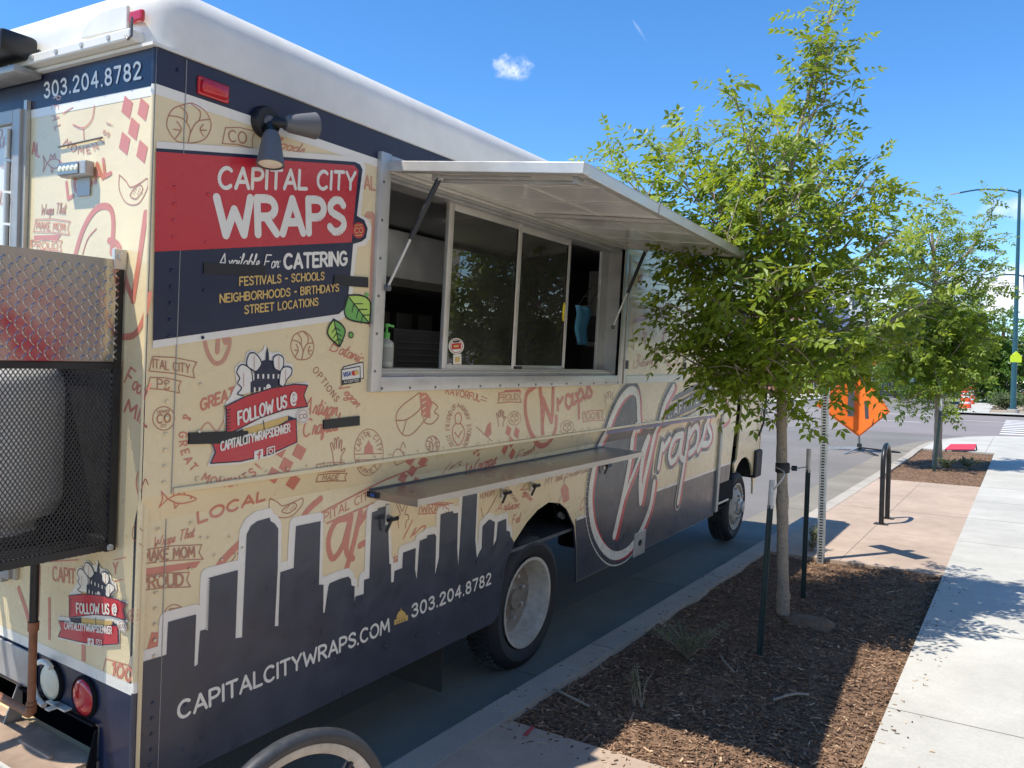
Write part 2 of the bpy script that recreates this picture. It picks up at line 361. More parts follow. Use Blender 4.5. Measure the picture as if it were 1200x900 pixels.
# ------------------------------------------------------------------ vinyl print lying on a truck panel
class Dec:
    def __init__(s, surf):
        s.mb = MB(); s.side = surf == 'side'; s.map = side if s.side else rear; s.base = 0; s.k = 0; s.wk = 1.
    def L(s, layer): s.base = layer * .0009; s.k = 0; return s
    def P(s, q):
        o = s.base + s.k * 1e-5
        return (o, q[0], q[1]) if s.side else (q[0], -o, q[1])
    def px(s, pts): return [s.map(*p) for p in pts]
    def poly(s, pts, m, holes=()):                      # local points
        s.k += 1; L = [pts] + list(holes)
        s.mb.poly(L, lambda a, b: s.P((a, b)), m)
    def ppoly(s, pts, m): s.poly(s.px(pts), m)
    def stroke(s, pts, w, m, closed=False, cap=True):
        pts = [Vector(p) for p in pts]; q = [pts[0]]
        for p in pts[1:]:
            if (p - q[-1]).length > w * .05: q.append(p)
        if closed: q.append(q[0])
        if len(q) == 1: q.append(q[0] + Vector((w * .01, 0)))
        s.k += 1
        for i in range(len(q) - 1):
            d = (q[i + 1] - q[i]); d.normalize(); n = Vector((-d.y, d.x)) * (w / 2); s.k += .5
            s.mb.face([s.P(a) for a in (q[i] - n, q[i + 1] - n, q[i + 1] + n, q[i] + n)], m)
        N_ = 18 if w > .03 else 10 if w > .010 else 6
        for i, p in enumerate(q):
            if not cap and (i == 0 or i == len(q) - 1): continue
            if 0 < i < len(q) - 1:
                a = (q[i] - q[i - 1]).normalized(); b = (q[i + 1] - q[i]).normalized()
                if a.dot(b) > .97: continue
            s.k += .5
            s.mb.face([s.P(p + Vector((math.cos(2 * math.pi * j / N_), math.sin(2 * math.pi * j / N_))) * (w / 2)) for j in range(N_)], m)
    def pstroke(s, pts, wpx, m, closed=False, smooth=True, cap=True):
        """stroke through surveyed points, width in survey pixels at the first point"""
        c = pts[len(pts) // 2]; a = Vector(s.map(*c)); b = Vector(s.map(c[0], c[1] + 1)); w = (a - b).length * wpx * s.wk
        if smooth and len(pts) > 2: pts = cr(pts, 6, closed); closed = False
        s.stroke(s.px(pts), w, m, closed, cap)
    def text(s, t, p0, p1, ptop, w, m, script=False, gap=.2, shear=0.):
        P0, P1, PT = (Vector(s.map(*p)) for p in (p0, p1, ptop)); st, adv = layout(t, script, gap)
        ex = (P1 - P0) / adv; ey = PT - P0; s.k = 0
        for g_ in st: s.stroke([P0 + ex * (a + shear * b) + ey * b for a, b in g_], w * ey.length, m)
    def ptext(s, t, c, h, ang, w, m, script=False, gap=.2, squash=1.):
        """text by centre, cap height and baseline angle, in survey pixels"""
        st, adv = layout(t, script, gap); ca, sa = math.cos(math.radians(ang)), math.sin(math.radians(ang)); s.k = 0
        for g_ in st:
            q = []
            for a, b in g_:
                u = (a - adv / 2) * h * squash; v = (b - .5) * h; q.append((c[0] + u * ca + v * sa * 0 + v * sa * .0, c[1] + u * sa - v))
            s.pstroke(q, w * h, m, smooth=False)
    def arctext(s, t, c, rx, ry, a0, a1, h, w, m):
        """capitals on an arc round c (survey pixels), angles clockwise from the right"""
        n = len(t); s.k = 0
        for i, ch in enumerate(t):
            a = math.radians(a0 + (a1 - a0) * i / max(1, n - 1)); ox, oy = c[0] + rx * math.cos(a), c[1] + ry * math.sin(a)
            d = 1 if a1 > a0 else -1
            tx, ty = -math.sin(a) * d, math.cos(a) * d; nx, ny = math.cos(a) * d, math.sin(a) * d
            gw, st = glyph(ch, False)
            for g_ in st: s.pstroke([(ox + ((x - gw / 2) * tx + (y - .5) * nx) * h, oy + ((x - gw / 2) * ty + (y - .5) * ny) * h) for x, y in g_], w * h, m, smooth=False)
    def build(s, name, parent):
        return s.mb.build(name, parent, fix=False, post=bend if s.side else None)
# the side sheet: upper panel laps over the lower one along the drip rail
ZB1, ZB0 = 1.372, 1.285
def prof(z): return .010 if z >= ZB1 else (-.012 if z <= ZB0 else -.012 + .022 * (z - ZB0) / (ZB1 - ZB0))
def bend(bm):
    for z in (ZB1, ZB0):
        bmesh.ops.bisect_plane(bm, geom=bm.verts[:] + bm.edges[:] + bm.faces[:], dist=1e-5, plane_co=(0, 0, z), plane_no=(0, 0, 1))
    for v in bm.verts: v.co.x += prof(v.co.z)
def unit(c, w, h, ang=0):                        # unit doodle space -> survey pixels
    ca, sa = math.cos(math.radians(ang)), math.sin(math.radians(ang))
    return lambda pts: [(c[0] + (x * w * ca + y * h * sa), c[1] + (x * w * sa - y * h * ca)) for x, y in pts]
def d_cabbage(D, c, w, h, m='printline', lw=1.3, ang=0):
    T = unit(c, w / 2, h / 2, ang); D.L(1)
    for q in ([(-.1, 1), (-.75, .7), (-1, -.1), (-.6, -.85), (0, -1), (.7, -.8), (1, -.1), (.75, .6), (.2, 1), (-.1, 1)], [(-.9, .4), (-.3, .25), (.05, -.3), (-.05, -.98)],
              [(.95, .2), (.4, .1), (.1, -.4), (-.02, -.9)], [(.1, .98), (.5, .6), (.45, .12)], [(-.4, .85), (-.1, .5), (-.1, .1)], [(-.6, -.75), (-.35, -.3), (-.55, .1)], [(-.42, -.35), (-.7, -.3)], [(.65, -.65), (.5, -.3), (.65, -.05)], [(.52, -.35), (.78, -.35)]):
        D.pstroke(T(q), lw, m)
def d_fish(D, c, w, h, m='print', lw=1.6, ang=0):
    T = unit(c, w / 2, h / 2, ang); D.L(1)
    D.pstroke(T([(-.6, .05), (-.1, .45), (.5, .4), (1, 0), (.5, -.35), (0, -.4), (-.6, .05)]), lw, m)
    D.pstroke(T([(-.6, .05), (-1, .8), (-.88, 0), (-1, -.8), (-.6, .05)]), lw, m, smooth=False)
    D.pstroke(T([(-.35, .35), (-.2, .95), (-.02, .55), (.2, 1), (.3, .5)]), lw, m, smooth=False)
    D.pstroke(T([(-.2, -.35), (-.1, -.9), (.1, -.4)]), lw, m, smooth=False); D.pstroke(T([(.68, .14), (.7, .12)]), lw * 1.5, m)
def d_check(D, c, w, h, m='print', ang=0):
    T = unit(c, w / 2, h / 2, ang); D.L(1)
    for (x, y) in ((0, 0), (.55, .56), (-.52, -.42), (.34, -.70), (-.26, .66)):
        D.ppoly(T([(x - .31, y - .12), (x - .08, y + .36), (x + .31, y + .12), (x + .08, y - .36)]), m)
def d_co(D, c, r, m='printline', lw=1.2):
    D.L(1); D.pstroke(arc(c[0], c[1], r, r * 1.06, 0, 360, 20), lw, m, smooth=False); D.ptext('CO', (c[0], c[1]), r * .75, -6, .2, m)
    D.ptext('DENVER', (c[0], c[1] - r * .62), r * .24, -6, .2, m); D.ptext('EST', (c[0], c[1] + r * .64), r * .24, -6, .2, m)
def d_ribbon(D, c, w, h, t, ang=-8, m='printline', fill=None, lw=1.1, ft=.5, tw=.13):
    T = unit(c, w / 2, h / 2, ang); D.L(1); o = [(-1, -.7), (-.93, .75), (0, .95), (1, .8), (.88, 0), (1, -.75), (0, -.6)]
    if fill: D.ppoly(T(o), fill)
    D.L(2); D.pstroke(T(o), lw, m, closed=True, smooth=False)
    if t: D.ptext(t, (c[0] - .03 * w, c[1] - .05 * h), h * ft, ang, tw, m if not fill else 'cream', squash=min(1., w * .8 / (layout(t)[1] * h * ft)))
def d_avocado(D, c, w, h, m='printline', lw=1.3, ang=0):
    T = unit(c, w / 2, h / 2, ang); D.L(1)
    D.pstroke(T([(-.9, .9), (-1, .0), (-.6, -.8), (.2, -.9), (.9, -.1), (1, .5), (.5, .3), (-.2, .1), (-.5, .5), (-.9, .9)]), lw, m)
    D.pstroke(T([(-.1, -.1), (.4, .2), (.6, -.1), (.1, -.6), (-.3, -.4), (-.1, -.1)]), lw, m)
    for k in range(7): D.pstroke(T([(-.05 + .09 * k, -.3 + .14 * (k % 3)), (-.03 + .09 * k, -.33 + .14 * (k % 3))]), lw, m)
def d_hand(D, c, w, h, m='printline', lw=1.3, ang=0, vict=False):
    T = unit(c, w / 2, h / 2, ang); D.L(1)
    if vict: q = [(-.5, -1), (-.6, -.2), (-.35, .1), (-.75, .9), (-.5, 1), (-.15, .3), (.25, 1), (.5, .9), (.15, .1), (.5, .0), (.55, -.3), (.3, -.5), (.2, -1)]
    else: q = [(-.4, -1), (-.55, -.2), (-.8, .5), (-.6, .6), (-.35, .1), (-.35, .85), (-.15, .9), (-.1, .2), (.0, .98), (.2, .95), (.2, .2), (.4, .8), (.55, .75), (.45, .0), (.75, .2), (.9, .1), (.5, -.4), (.35, -1)]
    D.pstroke(T(q), lw, m)
def d_oval(D, c, w, h, m='printline', lw=1.1):
    D.L(1); D.pstroke(arc(c[0], c[1], w / 2, h / 2, 0, 360, 26), lw, m, smooth=False)
    D.arctext('CAPITAL CITY', c, w * .38, h * .40, 190, 350, h * .1, .16, m); D.arctext('MARKETS', c, w * .38, h * .41, 150, 30, h * .1, .16, m)
    D.L(1).ppoly([(c[0] - w * .16, c[1] + 1), (c[0] - w * .14, c[1] - h * .12), (c[0] - w * .05, c[1] - h * .19), (c[0], c[1] - h * .27), (c[0] + w * .05, c[1] - h * .19), (c[0] + w * .14, c[1] - h * .12), (c[0] + w * .16, c[1] + 1)], 'print')
    D.pstroke([(c[0] - w * .47, c[1] + 2), (c[0] + w * .47, c[1] + 1)], lw, m); D.pstroke([(c[0] - w * .45, c[1] + h * .16), (c[0] + w * .45, c[1] + h * .15)], lw, m)
def d_burrito(D, c, w, h, m='printline', lw=1.5):
    T = unit(c, w / 2, h / 2); D.L(1)
    D.pstroke(T([(.1, 1), (-.8, .3), (-1, -.3), (-.7, -.95), (-.2, -.9), (.5, -.1)]), lw, m); D.pstroke(T([(-1, -.3), (-.5, -.25), (.0, .1), (.15, .3)]), lw, m); D.pstroke(T([(-.5, -.25), (-.7, -.95)]), lw, m)
    D.ppoly(T([(.1, 1), (.45, .98), (.72, .55), (.6, .15), (.62, -.2), (.2, -.1)]), 'print')
    D.L(2)
    for k in range(4): D.pstroke(T([(.2 + .02 * k, .75 - .26 * k), (.36, .85 - .26 * k)]), lw * 1.2, 'cream')
    D.L(1); D.pstroke(T([(.65, .6), (.95, .35), (.8, .1), (1, -.1), (.7, -.45), (.35, -.4), (.3, -.15)]), lw, m)
def d_baby(D, c, w, h, m='print', lw=1.6):
    T = unit(c, w / 2, h / 2); D.L(1)
    D.pstroke(T(arc(0, .42, .28, .26, 0, 360, 14)), lw, m, smooth=False)
    D.pstroke(T([(-.2, .2), (-.5, -.05), (-.45, -.45), (-.1, -.75), (.15, -.75), (.5, -.4), (.5, -.05), (.2, .2)]), lw, m); D.pstroke(T([(-.3, -.2), (-.05, -.4), (.05, -.4), (.3, -.15)]), lw, m)
    D.arctext('BEST FRIEND OF A HUNGRY STOMACH', c, w * .46, h * .5, 130, 410, h * .09, .16, 'printline')
def d_wrapsmark(D, c, s, ang=0, m='print', word=True):
    """the round W mark: an open loop, a W and the rest of the word"""
    T = unit(c, s, s, ang); D.L(1)
    D.pstroke(T([(-.10, .95), (-.42, .75), (-.55, .2), (-.5, -.45), (-.28, -.88), (.02, -.85), (.28, -.45), (.36, -.1)]), s * .17, m)
    D.pstroke(T([(.02, .85), (-.02, .3), (-.14, -.5)]), s * .19, m); D.pstroke(T([(.05, .5), (.14, .05), (.2, -.2), (.32, .3), (.42, .8)]), s * .17, m); D.pstroke(T([(-.16, -.48), (0, .05), (.08, .4)]), s * .10, m)
    if word:
        D.k = 0
        for q in ([(.45, .1), (.5, .42), (.53, .3), (.66, .45)], [(.95, .42), (.8, .5), (.72, .25), (.8, .1), (.93, .3), (.98, .5), (.95, .2), (1.05, .25)], [(1.08, .5), (1.12, .3), (1.05, -.25)], [(1.1, .4), (1.25, .6), (1.3, .38), (1.16, .25)], [(1.34, .30), (1.44, .52), (1.50, .74), (1.53, .58), (1.57, .42), (1.48, .32), (1.38, .38)]):
            D.pstroke(T(q), s * .13, m)

# ================================================================== FOOD TRUCK
truck = empty('food_truck'); truck.matrix_world = TM
tag(truck, 'cream and navy food truck with its serving hatch propped open beside the kerb', 'food truck')
YF, XL, ZT, ZBOT = 7.72, -2.35, 2.79, .37
f_side = lambda y, z: (0, y, z)
archpx = [(578.5, 729), (586, 720), (590.7, 688), (594, 661), (605, 635), (619, 613), (632, 598), (645, 589), (658, 590), (666, 597), (675, 617), (677, 640), (677, 688.6)]
ARCH = [side(*p) for p in archpx]; ARCH[0] = (ARCH[0][0], ZBOT); ARCH[-1] = (ARCH[-1][0], ZBOT)
WIN = [(1.09, 1.75), (3.57, 1.75), (3.57, 2.62), (1.09, 2.62)]
m = MB()
def rivet(y, z, mm, r=.0065): m.lathe([(0, .0045), (r * .7, .0035), (r, 0)], (.0055, y, z), (1, 0, 0), mm, 7)
for k in range(44):
    z = .46 + k * .053
    if ZB0 - .02 < z < ZB1 + .02 or 2.40 < z < 2.70: continue
    mm = 'slate' if z < .70 else 'navy' if z > 2.68 else 'red' if 2.16 < z else 'navy' if 1.87 < z < 2.12 else 'cream'
    if .70 < z < .82 or 1.78 < z < 1.87 or 2.12 < z < 2.16: continue
    rivet(.075, z, mm)
    if k % 3 == 0 and not .7 < z < .95: rivet(.20, z, mm)
for k in range(60):
    y = .2 + k * .1
    if y < 6.1: rivet(y, 1.405, 'cream' if not 4.2 < y < 5.6 else 'slate', .005)
for k in range(9): rivet(.45 + .17 * k + U(-.05, .05), U(.45, .66), 'slate', .007)
for k in range(7): rivet(.24 + .03 * k, U(1.10, 1.25), 'cream', .005)
m.poly([[(0, ZBOT)] + ARCH + [(6.13, ZBOT), (6.13, ZT), (0, ZT)], WIN[::-1]], f_side, 'cream', (-.014, 0, 0), 'slate')
body = m.build('side_panel', truck, post=bend)
m = MB()
m.poly([[(XL, .32), (0, .32), (0, ZT), (XL, ZT)], [(-1.0, .45), (-.19, .45), (-.19, .565), (-1.0, .565)]], lambda x, z: (x, 0, z), 'cream', (0, .03, 0)); rear_mb = m
m = MB()
m.poly([[(0, .37), (6.3, .37), (6.3, 1.6), (7.1, 1.6), (7.1, 2.5), (6.3, 2.5), (6.3, ZT), (0, ZT)]], lambda y, z: (XL, y, z), 'cream', (.03, 0, 0)); m.build('far_side_panel', truck)
# roof cap
bm = bmesh.new(); bmesh.ops.create_cube(bm, size=1)
for v in bm.verts: v.co = Vector(((XL + .012) / 2 + v.co.x * (-XL + .03), 3.62 + v.co.y * 7.27, 2.905 + v.co.z * .235))
ed = [e for e in bm.edges if (e.verts[0].co.z > 2.9 and e.verts[1].co.z > 2.9) or abs(e.verts[0].co.z - e.verts[1].co.z) > .1]
bmesh.ops.bevel(bm, geom=ed, offset=.12, segments=7, affect='EDGES', profile=.5)
m = MB(); m.bm(bm, 'paint')
m.box((XL - .006, -.02, 2.786), (.018, YF - .45, 2.796), 'paint')
for y in [i * .42 + .3 for i in range(17)]: m.lathe([(.0, .006), (.007, .004), (.009, 0)], (.013, y, 2.832), (1, 0, 0), 'alu', 8)
for y in (.20, 2.64, 5.08): m.tube([(.0135, y, 2.80), (.0135, y, 2.903)] + [(-.1065 + .12 * math.cos(math.radians(a)), y, 2.903 + .12 * math.sin(math.radians(a))) for a in range(15, 90, 15)] + [(-.13, y, 3.0225), (-1.2, y, 3.0225)], .0035, 'alud', 6)
roof = m.build('roof_cap', truck, smooth=40)
m = MB(); m.box((XL + .2, -.055, 2.80), (-.05, -.002, 2.835), 'paint', .006)
for k in range(6): m.lathe([(0, .004), (.008, .003), (.01, 0)], (-.16 - .15 * k, -.056, 2.82), (0, -1, 0), 'alu', 8)
m.build('rear_gutter', roof)
# recess shroud and red lamp on the rear of the roof cap
m = MB(); SHX = .04; pts = [(-.40, 2.862), (-.39, 2.888), (-.35, 2.915), (-.29, 2.932), (-.22, 2.935), (-.145, 2.93), (-.145, 2.855)]
m.poly([pts], lambda x, z: (x + SHX, -.019, z - .008), 'paint', (0, -.012, 0)); m.build('lamp_shroud', roof, bevel=.006)
m = MB(); m.box((-.098, -.03, 2.862), (-.03, -.014, 2.900), 'redlens', .008); m.build('roof_lamp', roof)
m = MB(); m.tube([(-.03, -.06, 2.86), (-.03, -.06, 2.805), (-.045, -.062, 2.795), (-.06, -.062, 2.81)], .004, 'grey', 6); m.build('gutter_hook', roof)
m = MB(); m.box((-.35, 3.6, 3.02), (-.15, 3.8, 3.06), 'alu', .01); m.lathe([(.05, 0), (.05, .03), (.02, .05), (0, .05)], (-.12, 3.45, 3.015), (0, 0, 1), 'alu', 12); m.build('roof_vent', roof)
# corner trims, seam, rivets
m = MB()
for za, zb, mm in ((.36, .733, 'slate'), (.733, .768, 'white'), (.768, 2.640, 'cream'), (2.640, 2.673, 'white'), (2.673, ZT - .002, 'navy')): m.tube([(-.003, .005, za), (-.003, .005, zb)], .010, mm, 12)
m.build('corner_trim', truck, smooth=40)
m = MB(); m.box((.0095, .103, 1.372), (.0145, .1045, ZT - .01), 'alud'); m.box((-.0125, .103, .38), (-.0075, .1045, 1.285), 'alud'); m.build('panel_seam', truck)
m = MB(); m.box((.009, .11, 1.372), (.021, 6.12, 1.392), 'cream', .004); rail = m.build('drip_rail', truck)
# top stripe
D = Dec('side')
D.L(1); D.poly([(0, 2.673), (YF - .5, 2.673), (YF - .5, ZT - .002), (0, ZT - .002)], 'navy'); D.L(1); D.poly([(0, 2.640), (YF - .5, 2.640), (YF - .5, 2.673), (0, 2.673)], 'white')
D.build('roof_stripe', truck)
# ---- skyline print
SK = [(156, 806), (164, 778), (197, 768), (199, 729.6), (231.8, 720.6), (229.6, 781.7), (233.5, 779.5), (236.5, 740), (244, 737.7), (246.5, 677.8), (280.7, 668.5), (277.8, 748.7), (285.6, 747.5), (291, 626.5), (296, 616.7), (303.5, 611),
      (318, 607), (319, 611), (324, 614), (328, 620), (327.4, 665.6), (323.8, 734.5), (328, 734), (330.4, 671), (346, 666), (348.7, 617), (377.6, 611), (375.6, 685.6), (381, 685.6), (380.5, 719), (382.3, 718), (386.6, 687.6), (388, 684),
      (401, 678.5), (410, 676), (413, 679), (413.7, 686.5), (417.4, 687.4), (417, 706.7), (418.3, 699.3), (428, 696.6), (428.4, 680), (434.5, 678), (437.6, 601), (444, 598.5), (445, 595.7), (456, 593), (458, 661), (460, 661.7), (460, 682.8),
      (463, 682.5), (464, 669.5), (473, 666), (474, 648), (489, 642.5), (488, 667), (490, 679.5), (493.5, 634), (502, 630.6), (502.3, 627.5), (511, 626), (512.8, 628.8), (512.2, 654.4), (511.5, 673.7), (516, 654), (518, 603), (532, 599), (533.5, 602), (538.4, 601),
      (537.5, 641.6), (538.4, 663.6), (540, 642.5), (544, 580.5), (561, 577), (558.6, 633), (560.4, 654.4), (563, 648), (566, 642.5), (567, 617), (575, 608.6), (581.5, 612), (579.6, 639.7), (583, 633), (585, 612), (595, 608), (595, 622), (599, 623), (600, 629), (604.5, 636.5)]
D = Dec('side'); D.L(2)
wl = D.px(SK); wl[0] = (0.0, wl[0][1])
lift = [(a, b) for a, b in wl]
D.stroke([(a - .008, b + .012) for a, b in lift[1:-1]], .05, 'white')
D.L(4); D.poly([(0, ZBOT + .002), (0.0, wl[0][1])] + wl[1:] + [ARCH[4], ARCH[3], ARCH[2], ARCH[1], ARCH[0]], 'slate')
D.L(5)
for k in range(20):                                      # dotted edge of the second tower
    t = k / 19; D.pstroke([(243.4 - 2.2 * t + 2, 680 + 58 * t), (245.4 - 2.2 * t + 2, 680 + 58 * t)], 1.5, 'white', cap=False)
D.build('skyline_print', truck)
D = Dec('side'); D.L(5)
D.text('CAPITALCITYWRAPS.COM', (211, 843.5), (457, 740), (210.5, 824.5), .20, 'white')
D.build('web_address', truck)
D = Dec('side'); D.L(5)
D.text('303.204.8782', (484.5, 723.5), (576, 684), (484.5, 709.5), .20, 'white', gap=.26)
D.build('phone_number', truck)
D = Dec('side'); D.L(5)
D.ppoly([(463.5, 733), (479.5, 727), (479.5, 721), (463.5, 727)], 'gold'); D.L(6)
D.ppoly([(466, 725.5), (466.5, 721), (468.5, 717.5), (470.6, 716), (471, 711.5), (471.8, 715.6), (474, 716.5), (476.5, 719), (477, 722)], 'gold')
for k in range(4): D.pstroke([(466.5 + 3 * k, 731 - 1.1 * k), (466.5 + 3 * k, 728 - 1.1 * k)], 1.2, 'slate', cap=False)
D.build('gold_dome_print', truck)
# forward part of the slate band
D = Dec('side'); a, b = side(676, 609), side(843, 549)
D.L(1); D.poly([(ARCH[-1][0] + .001, ZBOT + .002), (6.128, ZBOT + .002), (6.128, b[1]), (ARCH[-3][0] + .004, a[1]), (ARCH[-2][0] + .002, ARCH[-2][1])], 'slate')
D.L(2); D.stroke([(ARCH[-3][0] + .02, a[1]), (6.115, b[1])], .022, 'white', cap=False)
D.build('lower_band', truck)

# ---- the name banner
D = Dec('side'); D.L(3)
WO = [(176, 408), (180.5, 166), (292, 174), (414, 184), (421, 187), (426, 196), (423, 225), (420, 252), (429, 257), (433, 268), (431, 280), (425, 288), (416, 290), (413.5, 310), (410.5, 345), (408.5, 360), (403.5, 370), (396, 375)]
D.ppoly(WO, 'white'); D.L(4)
D.ppoly([(176, 399), (180, 174), (413, 190), (419, 193), (422, 199), (418, 230), (415.4, 253), (424, 258), (428, 268), (426, 279), (421, 283), (411, 286), (408, 320), (405, 350), (402, 361), (394, 368)], 'navy'); D.L(5)
D.ppoly([(177.6, 295), (179.6, 178), (412, 194), (417, 200), (412, 250), (409, 284)], 'red')
D.L(6); D.text('CAPITAL CITY', (253, 220.5), (412, 222), (254, 197), .205, 'white', gap=.2)
D.L(6); D.text('WRAPS', (252, 275.5), (400, 271.5), (250.5, 232), .25, 'white', gap=.2)
D.L(6); D.text('Available For:', (252, 313), (323, 314), (252, 297), .10, 'white', script=True)
D.L(6); D.text('CATERING', (330, 314.5), (403, 310), (330, 298.5), .24, 'white')
D.L(6); D.text('FESTIVALS - SCHOOLS', (277.5, 334.5), (376, 327.5), (277.5, 325), .2, 'gold')
D.L(6); D.text('NEIGHBORHOODS - BIRTHDAYS', (254.5, 354.5), (393, 341), (254.5, 345), .2, 'gold')
D.L(6); D.text('STREET LOCATIONS', (283.5, 367.5), (369, 357.5), (283.5, 358.3), .2, 'gold')
D.L(6); D.ppoly(arc(417, 270, 7.5, 9.5, 0, 345, 20), 'red'); D.L(7); D.ptext('CO', (417, 270), 6, -4, .18, 'gold'); D.ptext('DENVER', (417, 264), 2, -4, .2, 'gold'); D.pstroke([(413, 276), (421, 275.5)], 1, 'gold')
D.build('name_banner', truck)
# leaves
def leaf(D, tip, base, bulge, m1, m2):
    a = Vector(base); b = Vector(tip); n = Vector((-(b - a).y, (b - a).x)) * bulge
    L_ = cr([a, a + (b - a) * .25 + n * .8, a + (b - a) * .55 + n, b], 6); R_ = cr([b, a + (b - a) * .55 - n, a + (b - a) * .25 - n * .8, a], 6)
    D.L(4); D.ppoly(L_ + [tuple(a)], m1); D.ppoly(R_ + [tuple(b)], m2); D.L(5); D.pstroke(L_ + R_[1:], 2., 'blackv', smooth=False); D.pstroke([a, b], 1.5, 'blackv')
    for t in (.3, .5, .7): p = a + (b - a) * t; D.pstroke([p, p + (b - a) * .15 + n * .5], 1.2, 'blackv'); D.pstroke([p, p + (b - a) * .15 - n * .5], 1.2, 'blackv')
D = Dec('side')
leaf(D, (430, 379), (404, 346), .38, 'green', 'lime'); leaf(D, (395, 406), (388, 374), .30, 'lime', 'green'); D.L(4); D.ppoly(arc(408.5, 392.5, 2.6, 3.4, 0, 340, 12), 'green'); D.L(5); D.pstroke(arc(408.5, 392.5, 2.6, 3.4, 0, 360, 12), 1.2, 'blackv', smooth=False)
D.ppoly(arc(427, 345.5, 2.4, 3, 0, 340, 12), 'green'); D.build('leaf_print', truck)
# card sticker
D = Dec('side'); D.L(2); D.ppoly([(399.5, 430), (423, 424), (423.5, 443), (400, 448)], 'white'); D.L(3); D.pstroke([(399.5, 430), (423, 424), (423.5, 443), (400, 448)], 1, 'blackv', closed=True, smooth=False)
D.ppoly([(397.5, 433), (419, 429), (419.5, 447), (397.5, 450.5)], 'white'); D.L(4); D.ppoly([(397.5, 445.3), (419.3, 442.5), (419.5, 447.5), (397.5, 450.5)], 'blackv'); D.L(5)
D.pstroke([(397.5, 433), (419, 429), (419.5, 447), (397.5, 450.5)], 1, 'blackv', closed=True, smooth=False)
D.text('VISA', (399.5, 441.5), (408, 439.8), (399.5, 436.5), .2, 'blue'); D.L(5); D.text('ACCEPTED', (400, 448.8), (417.5, 446.4), (400, 446.2), .2, 'white')
D.ppoly(arc(411.5, 437, 2.6, 3, 0, 340, 12), 'redlens'); D.L(6); D.ppoly(arc(414.8, 436.4, 2.6, 3, 0, 340, 12), 'gold'); D.build('card_sticker', truck)
